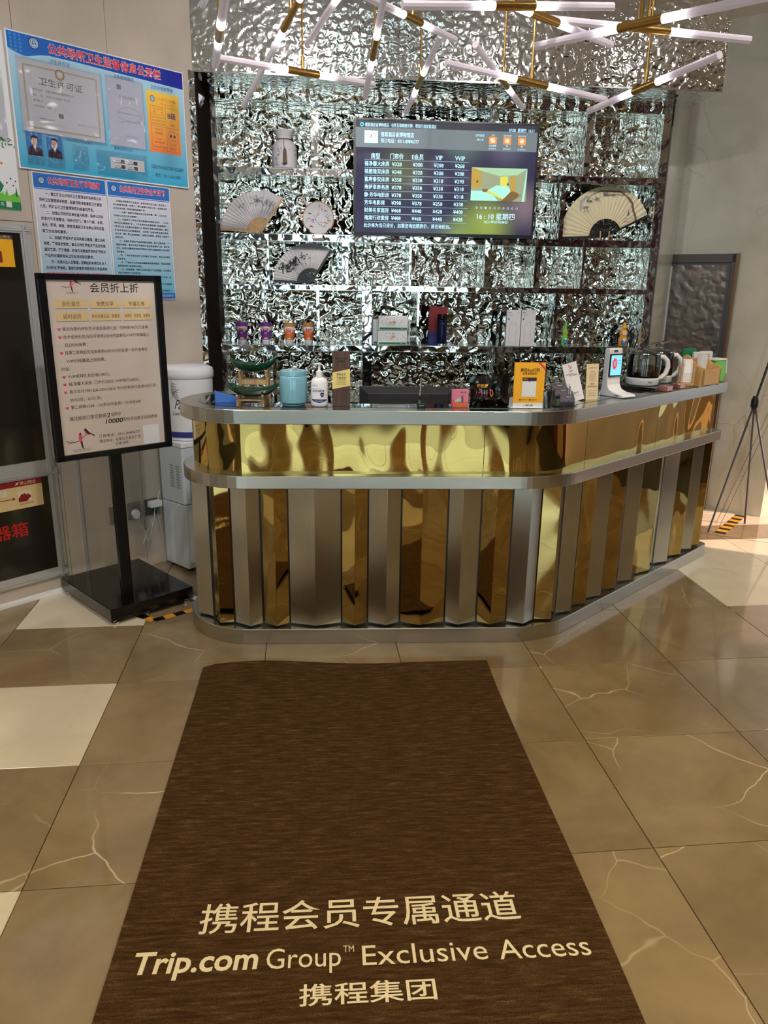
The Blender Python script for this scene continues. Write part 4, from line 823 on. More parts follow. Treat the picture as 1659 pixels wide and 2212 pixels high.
# payment terminal
pt = cthing('payment_terminal', 'white face-scan payment terminal with a tilted lit screen', 'terminal', 1.205, 3.955, R(32))
prof = [(-.075, 0), (.080, 0), (.085, .006), (.080, .016), (.02, .024), (-.012, .036), (-.026, .058), (-.030, .10), (-.030, .235), (-.034, .243), (-.058, .243), (-.062, .235), (-.062, .08), (-.068, .03)]
n = len(prof)   # profile runs towards the viewer (local -y), width along x
MB().add([(-.048, -a, z) for a, z in prof] + [(.048, -a, z) for a, z in prof], [list(range(n)), list(range(n, 2 * n))[::-1]] + [(i, i + n, (i + 1) % n + n, (i + 1) % n) for i in range(n)], 'white').build('body', pt, bevel=.003)
MB().box((-.044, .022, .100), (.044, .031, .215), 'blackgloss').build('screen_bezel', pt)
sc_ = MB().rect(-.040, .106, .040, .208, .0212, 'pay_blue').disc(-.012, .165, .018, .0206, 'pay_red', 24, rz=.029).rect(-.019, .152, -.005, .178, .0200, 'paper').rect(-.004, .176, .003, .186, .0198, 'yellow').text('欢迎使用', .010, .180, .007, .0203, 'blue', x1=.034).text('请扫码付款', .008, .166, .006, .0203, 'blue', x1=.034).build('screen', pt)
MB().box((-.015, .026, .226), (.010, .0315, .234), 'black').build('camera_window', pt); MB().box((-.0485, -.055, .007), (-.0478, -.035, .012), 'ink').box((-.0485, -.030, .007), (-.0478, -.024, .012), 'ink').build('side_ports', pt)
# glass health kettles on warming plates
def kettle(label, x, y, rz, full):
    k_ = cthing('glass_kettle', label, 'kettle', x, y, rz, 'glass kettles on the counter', ZC + .020)
    MB().lathe([(.086, .0), (.090, .006), (.090, .036), (.086, .040)], 'white', n=40).build('base_ring', k_)
    MB().lathe([(.084, .040), (.089, .050), (.088, .150), (.084, .168), (.082, .172), (.080, .172), (.082, .166), (.086, .148), (.087, .052), (.08, .044), (.001, .044)], 'clear_glass', n=40).build('glass_body', k_)
    MB().lathe([(.083, .170), (.085, .174), (.080, .178), (.05, .186), (.02, .190), (.001, .190)], 'clear_glass', n=40).lathe([(.0835, .168), (.0865, .170), (.0865, .175), (.082, .176)], 'chrome', n=40).build('lid', k_)
    MB().lathe([(.010, .190), (.012, .198), (.024, .204), (.022, .212), (.008, .216), (.001, .217)], 'clear_glass', n=20).slab([(-.01, .212), (.10, .236), (.102, .242), (-.005, .222)], -.012, .012, 'clear_plastic').build('lid_knob', k_)
    if full: MB().lathe([(.001, .046), (.082, .046), (.085, .07), (.001, .07)], mat('dark_tea', (44, 22, 12), .1), n=36).build('tea', k_)
    else: MB().lathe([(.001, .046), (.082, .046), (.085, .10), (.001, .10)], 'tea', n=36).build('tea', k_)
    h = [(.084, 0, .150), (.115, 0, .152), (.140, 0, .130), (.148, 0, .095), (.138, 0, .058), (.115, 0, .036), (.086, 0, .028)]
    MB(M4=Matrix.Scale(1, 4)).tube(h, .014, 'white', n=12).build('handle', k_); MB().tube([(a + .010, b, c) for a, b, c in h[1:-1]], .0085, 'rose', n=10).build('handle_trim', k_, 'rose gold trim on the handle')
    MB().text('Bear', -.012, .020, .014, 0, 'dkgrey', x1=.016, wrap=lambda x_, z: (.0915 * math.sin(x_ / .0915), -.0915 * math.cos(x_ / .0915), z)).build('print', k_)
    return k_
def plate(label, x, y, rz):
    w_p = cthing('warming_plate', label, 'warmer', x, y, rz, 'black warming plates of the kettles')
    MB().rbox((-.11, -.085, 0), (.12, .085, .018), .015, 'blackgloss').build('body', w_p, bevel=.002); MB().rbox((.112, -.040, .0005), (.166, .040, .028), .010, 'rose').build('control_knob', w_p, 'rose gold control knob', bevel=.002)
plate('black warming plate under the front kettle, with rose gold control', 1.452, 4.308, R(-45)); kettle('front glass kettle half filled with dark tea and round dried fruit', 1.462, 4.345, R(10), True)
plate('black warming plate under the rear kettle, with rose gold control', 1.572, 4.438, R(-45)); kettle('rear glass kettle partly hidden behind the front kettle', 1.590, 4.490, R(10), False)
for i, (dx, dy) in enumerate(((-.045, -.05), (-.01, -.062), (.025, -.055), (.05, -.035), (.005, -.035))):
    f_ = cthing('dried_fruit', 'brown round dried fruit floating in the tea of the front kettle', 'fruit', 1.462 + dx, 4.345 + dy, 0, 'round dried fruit inside the front kettle', ZC + .020 + .072)
    MB().lathe([(.001, -.012), (.009, -.008), (.0125, 0), (.009, .008), (.001, .012)], mat('dried_fruit', (126, 84, 46), .5), n=12).build('fruit_flesh', f_)
# paper cups in a bamboo cup rack
cr = cthing('cup_rack', 'round bamboo rack with posts holding upside-down paper cups', 'rack', 1.728, 4.398, R(20))
MB().lathe([(.046, .010), (.048, .014), (.048, .026), (.046, .028)], 'bamboo', n=28).build('base', cr)
for a in (200, 290, 335, 20, 110): MB().tube([(.0455 * math.cos(R(a)), .0455 * math.sin(R(a)), .012), (.0455 * math.cos(R(a)), .0455 * math.sin(R(a)), .140)], .0055, 'bamboo').build('post', cr)
MB().lathe([(.04, 0), (.04, .010)], 'bamboo', n=20).build('foot', cr)
for i in range(9):
    c_ = cthing('paper_cup', ['topmost white paper cup of the upside-down stack in the rack', 'white paper cup within the upside-down stack in the rack'][i < 8], 'paper cup', 1.728, 4.398, 0, 'paper cups stacked in the rack', ZC + .029 + i * .0065)
    if i == 0: MB().lathe([(.0375, 0), (.039, .002), (.0375, .005), (.027, .072), (.026, .076), (.001, .076)], 'paper', n=20).build('cup_wall', c_); PC = c_
    else:
        w_ = PC.children[0].copy(); COL.objects.link(w_); w_.parent = c_
# bamboo organiser box
ob_ = cthing('bamboo_box', 'bamboo organiser box with compartments and tall curved ends', 'box', 1.862, 4.516, R(42))
MB().box((-.105, -.07, .008), (.105, -.060, .098), 'bamboo').build('front_panel', ob_, bevel=.001); MB().box((-.105, .06, .008), (.105, .07, .150), 'bamboo').build('back_panel', ob_, bevel=.001)
for x_ in (-.105, .095): MB(M4=Matrix.Rotation(R(90), 4, 'Z')).slab([(-.07, 0), (.07, 0), (.07, .165), (.05, .178), (.03, .170), (-.01, .125), (-.07, .105)], -x_ - .010, -x_, 'bamboo').build('end_panel', ob_, bevel=.001)
MB().box((-.095, -.005, .010), (.095, .003, .120), 'bamboo').box((-.02, 0, .010), (-.012, .06, .130), 'bamboo').build('divider_board', ob_); MB().box((-.095, -.06, .008), (.095, .06, .014), 'bamboo').build('bottom', ob_)
tp = cthing('tissue_pack', 'white paper tissue sticking up out of the bamboo box', 'tissue', 1.838, 4.462, R(42), None, ZC + .015); MB().add([(-.022, -.014, 0), (.022, -.014, 0), (.022, .014, 0), (-.022, .014, 0), (-.036, -.014, .172), (.030, -.018, .160), (.034, .012, .168), (-.030, .016, .174)], [(0, 3, 2, 1), (4, 5, 6, 7), (0, 1, 5, 4), (1, 2, 6, 5), (2, 3, 7, 6), (3, 0, 4, 7)], 'paper').build('sheet', tp)
bp = cthing('pump_bottle', 'small dark blue pump bottle at the side of the bamboo box', 'bottle', 1.700, 4.600); MB().lathe([(.022, 0), (.024, .004), (.024, .10), (.010, .115), (.009, .12)], 'navy', n=20).build('body', bp); MB().lathe([(.010, .12), (.010, .132), (.004, .134), (.004, .152), (.012, .154), (.012, .162), (.001, .163)], 'navy', n=14).tube([(0, 0, .158), (-.02, -.01, .157)], .004, 'navy').build('pump', bp)
gb = cthing('first_aid_box', 'lime green and white plastic box at the far end of the counter', 'box', 2.022, 4.705, R(36))
MB().slab([(-.055, 0), (.050, 0), (.064, .05), (.050, .135), (-.06, .135)], -.035, .03, 'lime').build('case', gb, bevel=.004); MB().slab([(-.068, .132), (.052, .132), (.068, .05), (.072, .055), (.056, .142), (-.068, .145)], -.040, .035, 'white').build('white_frame', gb, bevel=.002)
for i, (x_, y_, lb, mt) in enumerate(((1.925, 4.735, 'white card standing behind the bamboo box', 'paper'), (2.00, 4.81, 'white box with printed label behind the green box', 'paper'), (1.865, 4.745, 'deep green folder standing behind the bamboo box', 'dgreen'))):
    c_ = cthing('desk_card', lb, 'card', x_, y_, R(20)); MB().slab([(-.045, 0), (.045, 0), (.045, .168), (.038, .176), (-.045, .176)] if i < 2 else [(-.05, 0), (.05, 0), (.05, .195), (-.05, .195)], -.008, .008, mt).build('panel', c_, bevel=.002)
    if i < 2: MB().rect(-.02, .13, .02, .145, -.0095, 'dkgrey').text('服务指南', -.02, .155, .012, -.0095, 'grey', x1=.02).build('print', c_)

# ================================================================== LEFT WALL
def lwt(name, label, cat, s0, z0, y0=0.0, group=None):
    p_ = W0 + LD * s0 + LN * y0; return thing(name, label, cat, (p_.x, p_.y, z0), LW_A, group)
def LM(s0, z0): return MB(M4=Matrix.Translation((-s0, 0, -z0)))
def emblem(m, cx, cz, r, y, ring='navy', inner='white'):
    m.disc(cx, cz, r, y, ring, 28); m.disc(cx, cz, r * .80, y - .0003, inner, 28); m.disc(cx, cz, r * .68, y - .0006, ring, 24); m.disc(cx, cz, r * .60, y - .0009, 'sky', 20)
    m.line([(cx - r * .35, cz - r * .25), (cx - r * .2, cz + r * .3), (cx, cz + r * .42), (cx + r * .2, cz + r * .3), (cx + r * .35, cz - r * .25)], r * .12, y - .0012, 'navy' if ring == 'navy' else 'gold'); m.line([(cx - r * .3, cz - r * .1), (cx + r * .3, cz - r * .1)], r * .12, y - .0012, 'navy' if ring == 'navy' else 'gold')
# big notice board
S0, Z0 = .037, 2.203
nb = lwt('notice_board', 'large sky blue hygiene notice board with clear sleeves and a dark blue banner', 'notice board', S0, Z0)
MB().box((0, -.012, 0), (.968 + .0, -.002, .597), 'white').build('backing', nb, bevel=.001)
m = MB(); y = -.0125; m.rect(.006, .006, .962, .591, y, 'poster_cyan')
pts = [(.006, .591), (.006, .52)] + [(.006 + .085 * i / 8, .52 - .022 * math.sin(math.pi * .5 * i / 8)) for i in range(1, 9)] + [(.10 + .10 * i / 8, .498 + .022 * math.sin(math.pi * .5 * i / 8)) for i in range(1, 9)] + [(.35, .520), (.6, .515), (.962, .508), (.962, .591)]
m.flat(pts[::-1], y - .0004, 'banner_blue')
m.line([(.10, .497), (.2, .519), (.35, .519), (.6, .514), (.962, .507)], .006, y - .0007, 'sky')
for i in range(3):
    for j in range(5): m.rect(.018 + i * .022, .575 - j * .016, .028 + i * .022, .584 - j * .016, y - .0007, 'photo')
m.build('printed_ground', nb)
m = LM(S0, Z0); y = -.0136
emblem(m, .171, 2.764, .026, y)
m.text('公共场所卫生监督信息公示栏', .2355, 2.7575, .049, y, 'white', x1=.8625, bold=.045); m.text('公共场所卫生监督信息公示栏', .237, 2.7575, .046, y - .0008, 'red', x1=.861, bold=.022)
m.text('卫生许可证', .239, 2.703, .020, y, 'navy', x1=.343, shear=.15); m.text('卫生检测报告', .575, 2.703, .018, y - .004, 'navy', x1=.692, shear=.15); m.text('卫生信誉度等级', .792, 2.694, .021, y, 'navy', x1=.934, shear=.15)
m.text('公共场所卫生管理员', .284, 2.3625, .016, y, 'navy', x1=.428, shear=.15); m.text('健康证明公示栏', .549, 2.3585, .016, y, 'navy', x1=.658, shear=.15)
m.text('石家庄市长安区卫生计生监督所', .766, 2.2955, .021, y, 'ink', x1=.975); m.text('电话：0311-66515987', .789, 2.254, .022, y, 'ink', x1=.952)
m.build('printed_text', nb)
# licence
m = LM(S0, Z0); y = -.014; m.rect(.077, 2.375, .50, 2.689, y, mat('licence_paper', (224, 221, 226), .35)); y -= .0005
M['licence_border'] = mat('licence_border', (200, 190, 168), .5)
for a, b in (((.105, 2.395), (.475, 2.395)), ((.475, 2.395), (.475, 2.665)), ((.475, 2.665), (.105, 2.665)), ((.105, 2.665), (.105, 2.395))): m.line([a, b], .008, y, 'licence_border')
m.disc(.285, 2.650, .024, y - .0003, 'goldlid', 24); m.disc(.285, 2.650, .019, y - .0006, 'licence_border', 24); m.disc(.285, 2.650, .013, y - .0009, 'white', 24)
m.text('卫生许可证', .175, 2.6055, .036, y - .0003, 'dkgrey', x1=.398)
for i, (a, b) in enumerate((('单位名称', '石家庄禧棠酒店管理有限公司'), ('地    址', '石家庄市长安区广安大街'), ('负责人', '许可'), ('许可项目', '住宿'))): m.text(a, .140, 2.565 - i * .024, .011, y - .0003, 'grey', x1=.19); m.text(b, .205, 2.565 - i * .024, .011, y - .0003, 'grey')
m.rect(.26, 2.455, .285, 2.475, y - .0003, 'grey'); m.text('有效期限 至 2023年', .16, 2.44, .009, y - .0003, 'grey'); m.text('发证机关 2019年 月 日', .36, 2.44, .010, y - .0003, 'grey'); m.build('licence_sheet', nb, 'white hygiene licence with a gold seal', kind='stuff')
m = LM(S0, Z0); y = -.014; m.rect(.531, 2.374, .7385, 2.6945, y, mat('report_paper', (208, 208, 224), .35)); y -= .0005; m.rect(.59, 2.645, .615, 2.668, y, 'grey'); m.text('检验检测报告', .600, 2.612, .018, y, 'grey', x1=.690)
for i in range(20):
    a0, a1 = 2 * math.pi * i / 20, 2 * math.pi * (i + 1) / 20; m.line([(.655 + .07 * math.cos(a0), 2.53 + .035 * math.sin(a0)), (.655 + .07 * math.cos(a1), 2.53 + .035 * math.sin(a1))], .002, y, 'wash2')
m.text('石家庄疾病预防检测中心有限公司', .585, 2.535, .009, y, 'grey', x1=.725); m.text('2021年 检验合格', .63, 2.50, .009, y, 'grey', x1=.72); m.text('报告编号', .59, 2.49, .007, y, 'grey'); m.text('石家庄卫生检测有限公司', .62, 2.425, .008, y, 'grey', x1=.70); m.build('report_sheet', nb, 'pale grey inspection report', kind='stuff')
m = LM(S0, Z0); y = -.014; m.rect(.763, 2.371, .968 - .002, 2.6735, y, 'yellow_orange'); y -= .0005; emblem(m, .800, 2.637, .0155, y)
m.text('公共场所卫生信誉度', .826, 2.6395, .014, y, 'red', x1=.945); m.text('等 级 公 示', .85, 2.617, .013, y, 'red', x1=.925)
for a, b in (((.782, 2.602), (.955, 2.602)), ((.955, 2.602), (.955, 2.385)), ((.955, 2.385), (.782, 2.385)), ((.782, 2.385), (.782, 2.602)), ((.876, 2.602), (.876, 2.385)), ((.782, 2.560), (.876, 2.560)), ((.782, 2.503), (.955, 2.503))): m.line([a, b], .0014, y, 'bark')
m.text('卫生信誉度', .795, 2.590, .013, y, 'red', x1=.865); m.text('等     级', .797, 2.572, .013, y, 'red', x1=.865); m.text('B级', .889, 2.565, .034, y, 'navy', x1=.942, bold=True); m.text('(良好)', .905, 2.520, .010, y, 'navy')
for i in range(3): m.text('%s级 卫生状况优秀' % 'ABC'[i], .790, 2.547 - i * .016, .009, y, 'bark', x1=.870)
m.text('卫生投诉电话', .800, 2.488, .010, y, 'bark', x1=.855); m.text('12320', .806, 2.470, .017, y, 'ink', x1=.853); m.text('评定日期', .806, 2.440, .009, y, 'bark'); m.text('2019年9月', .800, 2.423, .013, y, 'ink', x1=.862, shear=.3); m.text('石家庄市长安区卫生监督所', .790, 2.400, .010, y, 'bark', x1=.872, bold=True); m.text('量化评级', .893, 2.40, .009, y, 'navy', x1=.935)
for i in range(24):
    a0, a1 = 2 * math.pi * i / 24, 2 * math.pi * (i + 1) / 24; m.line([(.916 + .033 * math.cos(a0), 2.456 + .036 * math.sin(a0)), (.916 + .033 * math.cos(a1), 2.456 + .036 * math.sin(a1))], .0018, y, 'bark')
m.disc(.903, 2.464, .006, y, 'navy', 12, rz=.008); m.disc(.927, 2.464, .006, y, 'navy', 12, rz=.008); m.line([(.902, 2.441), (.930, 2.441)], .0018, y, 'bark'); m.build('rating_sheet', nb, 'yellow to orange rating sheet with a face', kind='stuff')
for a, b in ((.083, .162), (.183, .262)):
    m = LM(S0, Z0); y = -.014; m.rect(a, 2.268, b, 2.3725, y, 'photo'); cx = (a + b) / 2; y -= .0004
    m.flat([(cx - .036, 2.268), (cx + .036, 2.268), (cx + .034, 2.298), (cx + .014, 2.312), (cx - .014, 2.312), (cx - .034, 2.298)], y, 'plum'); m.flat([(cx - .008, 2.312), (cx + .008, 2.312), (cx, 2.29)], y - .0003, 'white'); m.line([(cx, 2.308), (cx, 2.285)], .004, y - .0006, 'dkgrey')
    m.disc(cx, 2.332, .0155, y - .0006, 'skin', 18, rz=.021); m.flat([(cx - .017, 2.335), (cx - .016, 2.352), (cx, 2.360), (cx + .016, 2.352), (cx + .017, 2.335), (cx + .010, 2.347), (cx - .010, 2.347)], y - .0009, 'ink'); m.build('portrait_photo', nb, kind='stuff')
m = LM(S0, Z0); y = -.0145; m.rect(.521, 2.258, .722, 2.3135, y, 'paper')
for i in range(4): x_, z_ = .545 + .075 * (i % 2), 2.296 - .026 * (i // 2); m.rect(x_ + .036, z_ - .009, x_ + .060, z_ + .009, y - .0003, 'dkgrey'); m.rect(x_, z_ - .009, x_ + .060, z_ - .006, y - .0004, 'wash'); m.line([(x_, z_ - .004), (x_ + .02, z_ + .006), (x_ + .034, z_ - .004)], .003, y - .0004, 'wash2')
m.build('certificate_strip', nb, kind='stuff')
for nm_, (a, b, c, d) in (('clear_sleeve', (.070, 2.360, .508, 2.697)), ('clear_sleeve', (.525, 2.365, .745, 2.702)), ('clear_sleeve', (.079, 2.225, .168, 2.376)), ('clear_sleeve', (.179, 2.222, .268, 2.374)), ('clear_sleeve', (.313, 2.228, .398, 2.344)), ('clear_sleeve', (.442, 2.220, .737, 2.342))):
    m = LM(S0, Z0); n1_, n2_ = 10, 8; vs = []; g = random.Random(int(a * 997))
    for i in range(n1_ + 1):
        for j in range(n2_ + 1): ed = i in (0, n1_) or j in (0, n2_); vs.append((a + (c - a) * i / n1_, -.0165 - (0 if ed else g.uniform(.001, .004)), b + (d - b) * j / n2_))
    m.add(vs, [(i * (n2_ + 1) + j, (i + 1) * (n2_ + 1) + j, (i + 1) * (n2_ + 1) + j + 1, i * (n2_ + 1) + j + 1) for i in range(n1_) for j in range(n2_)], 'clear_plastic', True); m.build(nm_, nb, recalc=False)
# two notices below
def notice(a, b, z0, label, title, hx, lines, sp, tz, x0t, x1t, foot=None, ztop=2.195):
    o = lwt('hygiene_notice', label, 'notice', a, z0, 0, 'hygiene rule notices under the board'); w = b - a; h = ztop - z0
    MB().box((0, -.010, 0), (w, -.001, h), 'white').build('backing', o, bevel=.0008)
    m = MB(); y = -.0105; m.rect(.004, .004, w - .004, h - .004, y, 'poster_notice'); m.rect(.004, h - .071, w - .004, h - .004, y - .0004, 'blue'); m.rect(.004, h - .078, w - .004, h - .074, y - .0004, 'blue')
    if foot: m.rect(.004, .004, w - .004, .036, y - .0004, 'blue')
    m.build('printed_ground', o)
    m = LM(a, z0); y = -.0114; emblem(m, hx, ztop - .036, .017, y)
    m.text(title, x0t - .001, tz, .036, y, 'white', x1=x1t + .001, bold=.04); m.text(title, x0t, tz, .034, y - .0007, 'red', x1=x1t, bold=.02)
    for i, (x0, x1, st, mt_) in enumerate(lines): m.text(st, x0, lines_z0[0] - i * sp, sp * .60, y, mt_, x1=x1, bold=.016)
    if foot: m.text(foot, b - .13, z0 + .021, .013, y - .0004, 'white', x1=b - .018)
    m.build('printed_text', o); return o
lines_z0 = [2.098]
notice(.093, .484, 1.45, 'white and blue notice headed in red, the wider one with larger text', '公共场所卫生管理制度', .138, [
 (.150, .450, '一、建立健全公共场所卫生管理组织机构和公共', 'ink'), (.117, .451, '场所卫生管理相关制度，配备专职或者兼职卫生管理', 'ink'), (.117, .405, '人员，抓好各项卫生管理制度的检查和落实。', 'ink'), (.147, .452, '二、加强公共场所自身检查与检测，保持公共场', 'ink'), (.117, .452, '所室内外环境整洁，场所内空气、微小气候、水质、', 'ink'), (.117, .452, '采光、照明、噪音、顾客用具和卫生设施必须符合国', 'ink'), (.117, .245, '家卫生标准和要求。', 'ink'),
 (.147, .452, '三、加强健康相关产品采购索证管理，建立台账', 'ink'), (.117, .452, '制度，严格验收制度，真实记录健康相关产品进货渠', 'ink'), (.116, .452, '道和来源，便于溯源，确保为消费者提供的健康相关', 'ink'), (.116, .380, '产品符合国家相关卫生标准和规定要求。', 'ink'), (.147, .450, '四、加强从业人员管理，定期组织本单位从业人', 'ink'), (.116, .451, '员进行健康体检，直接为顾客提供服务的人员取得有', 'ink'), (.116, .451, '效健康合格证明后方可从事本职工作，定期卫生培训', 'red'), (.116, .400, '五、落实卫生责任，及时整改存在的问题。', 'ink')], .0294, 2.160, .168, .450)
notice(.489, .874, 1.588, 'white and blue notice headed in red, the narrower one with small text', '公共场所卫生安全承诺书', .528, [
 (.536, .846, '为保障消费者的卫生安全，本单位的法定代表人或负责人', 'ink'), (.516, .848, '作为经营场所第一负责人，将认真履行法定义务，对我单位的', 'ink'), (.516, .710, '卫生安全负责，并向消费者郑重承诺：', 'ink'), (.538, .846, '一、认真严格履行经营场所卫生安全第一责任人的义务，', 'ink'), (.516, .665, '对场所卫生安全负全面责任。', 'ink'), (.538, .852, '二、认真遵守《中华人民共和国传染病防治法》、《公共', 'ink'), (.516, .850, '场所卫生管理条例》、《公共场所卫生管理条例实施细则》、', 'ink'), (.516, .852, '《突发公共卫生事件应急条例》等相关法律法规的规定，建立', 'ink'), (.516, .852, '健全本单位的卫生管理制度、卫生责任制度和岗位操作规范，', 'ink'), (.516, .852, '设立专（兼）职卫生管理员，加强卫生管理，确保各项制度落', 'ink'), (.516, .565, '实到实处。', 'ink'), (.538, .850, '三、加强健康相关产品采购索证管理，建立台账制度，严', 'ink'), (.516, .850, '格验收制度，真实记录健康相关产品进货渠道和来源，把好进', 'ink'), (.516, .850, '货关，确保为消费者提供的健康相关产品符合国家相关卫生标准和', 'ink'), (.516, .565, '规定要求。', 'ink'),
 (.538, .850, '四、严格按照规定进行公共场所卫生检测，保证公共场所', 'ink'), (.516, .570, '卫生安全。', 'ink'), (.538, .850, '五、严格执行公共用品消毒管理的有关规定，保证向消费', 'ink'), (.516, .665, '者提供安全放心的消毒公共用品。', 'ink'), (.538, .850, '六、加强管理，保持公共场所室内外卫生整洁，向消费者', 'ink'), (.516, .655, '提供卫生安全放心的消费场所。', 'ink'), (.538, .850, '七、从业人员持有效健康证明，穿戴整洁的工作服，持', 'ink'), (.516, .600, '证上岗。', 'ink'), (.538, .850, '八、自觉接受卫生监督部门的监督检查，提出的卫生监督意', 'ink'), (.516, .66, '见及时整改。', 'ink'), (.538, .850, '九、若违反以上承诺，愿承担相应的法律责任。', 'ink')], .01845, 2.160, .561, .842, foot='石家庄市长安区卫生监督所  制')
# poster with green hills at the picture edge
gp = lwt('hills_poster', 'white poster with green hills and leaves along its lower edge, beside the notice board', 'poster', -.50, 2.008)
MB().box((0, -.004, 0), (.528, -.001, .78), 'white').build('sheet', gp)
m = LM(-.50, 2.008); y = -.0045
m.rect(-.50, 2.009, .027, 2.050, y, 'dgreen'); m.flat([(-.5, 2.05), (.027, 2.045), (.027, 2.075)] + [(.027 - .527 * i / 24, 2.078 + .010 * math.sin(i * 1.7)) for i in range(1, 25)], y - .0002, 'lime')
m.flat([(-.30, 2.06), (-.10, 2.06), (-.06, 2.09), (-.045, 2.115), (-.06, 2.135), (-.085, 2.14), (-.12, 2.12), (-.18, 2.15), (-.25, 2.11)], y - .0001, 'dgreen'); g = random.Random(12)
for i in range(26): x_ = g.uniform(-.28, .02); m.flat([(x_ - .006, 2.07), (x_ + .006, 2.07), (x_, 2.07 + g.uniform(.02, .045))], y - .0004, g.choice(['lime', 'dgreen']))
leafs(m, y - .0005, -.005, 2.31, 12, .018, .020, 'dgreen', g); leafs(m, y - .0005, -.07, 2.335, 10, .022, .020, 'lime', g)
for x_, z_ in ((-.03, 2.13), (.0, 2.12), (.012, 2.14), (-.01, 2.15)): m.disc(x_, z_, .004, y - .0005, 'navy', 8)
m.disc(-.045, 2.215, .006, y, 'orange', 10); m.text('长安区爱国卫生运动委员会办公室 宣', -.33, 2.033, .015, y - .0006, 'white', x1=-.055); m.rect(-.044, 2.020, -.018, 2.046, y - .0006, 'paper'); m.build('printed_picture', gp)
m = LM(-.50, 2.008); vs = []; g = random.Random(5)
for i in range(9):
    for j in range(7): vs.append((-.45 + .452 * i / 8, -.0065 - (0 if i in (0, 8) or j in (0, 6) else g.uniform(.001, .005)), 2.31 + .40 * j / 6))
m.add(vs, [(i * 7 + j, (i + 1) * 7 + j, (i + 1) * 7 + j + 1, i * 7 + j + 1) for i in range(8) for j in range(6)], 'clear_plastic', True).build('clear_sleeve', gp, recalc=False)
# fire cabinet: aluminium frame, two dark glass doors
fc = lwt('fire_cabinet', 'aluminium framed fire cabinet with two dark glass doors and stickers', 'cabinet', -.35, .092)
def fm(): return LM(-.35, .092)
F0, F1 = -.76, .055
fm().box((F0, .0, .092), (F1, .05, 1.943), 'dkgrey').build('back_box', fc)
def bar(a, b, c, d, nm='frame_bar'):
    m = fm(); hor = (b - a) > (d - c)
    for k_, (ins, dy) in enumerate(((0, .012), (.010, .018), (.020, .014), (.030, .009))):
        if hor: m.box((a, -dy, c + (ins if c < 1.0 or True else 0)), (b, .002, min(d, c + ins + .0085)), 'aluminium')
        else: m.box((a + ins, -dy, c), (min(b, a + ins + .0085), .002, d), 'aluminium')
    m.box((a + .001, -.008, c + .001), (b - .001, .001, d - .001), 'aluminium'); m.build(nm, fc)
bar(F1 - .052, F1, .092, 1.943); bar(F0, F0 + .052, .092, 1.943); bar(F0, F1, 1.903, 1.943); bar(F0, F1, .092, .150); bar(F0, F1, .674, .763, 'middle_rail')
fm().box((F0 + .05, -.006, .763), (F1 - .05, -.002, 1.903), 'glassdark').build('upper_glass', fc); fm().box((F0 + .05, -.006, .150), (F1 - .05, -.002, .674), 'glassdark').build('lower_glass', fc)
m = fm(); y = -.0068; m.rect(-.28, 1.742, -.037, 1.893, y, 'yellow'); m.rect(-.28, 1.872, -.037, 1.893, y - .0004, 'plum'); m.text('常山物业', -.115, 1.882, .014, y - .0008, 'cream', x1=-.046); m.rect(-.16, 1.762, -.096, 1.815, y - .0006, 'crimson'); m.flat([(-.15, 1.775), (-.13, 1.785), (-.108, 1.770), (-.12, 1.765)], y - .001, 'cream'); m.build('upper_sticker', fc, 'yellow instruction sticker', kind='stuff')
m = fm(); y = -.0068; m.rect(-.66, .520, -.035, .674, y, 'tan'); m.rect(-.66, .640, -.035, .674, y - .0004, 'crimson'); m.text('常山物业', -.150, .656, .022, y - .0008, 'cream', x1=-.065); m.flat([(-.175, .648), (-.160, .652), (-.155, .664), (-.168, .660)], y - .0008, 'cream')
m.text('灭火器使用方法', -.52, .612, .030, y - .0004, 'paper', x1=-.215, bold=True); m.line([(-.40, .578), (-.19, .578)], .004, y - .0004, 'crimson'); m.flat([(-.195, .570), (-.178, .578), (-.195, .586)], y - .0004, 'crimson')
m.rect(-.165, .556, -.095, .614, y - .0004, 'cream'); m.flat([(-.165, .556), (-.120, .556), (-.105, .575), (-.13, .60), (-.150, .595), (-.165, .575)], y - .0008, 'crimson'); m.flat([(-.12, .60), (-.10, .585), (-.098, .570), (-.115, .58)], y - .0009, 'crimson'); m.text('对准火焰根部喷射', -.165, .544, .010, y - .0004, 'crimson', x1=-.090); m.build('lower_sticker', fc, 'orange and red instruction sticker', kind='stuff')
m = fm(); M['neon'] = mat('red_letter', (190, 30, 24), .5); m.text('灭火器箱', -.50, .405, .085, -.0068, 'neon', x1=-.135, bold=True); m.build('lettering', fc, 'red characters on the lower door')
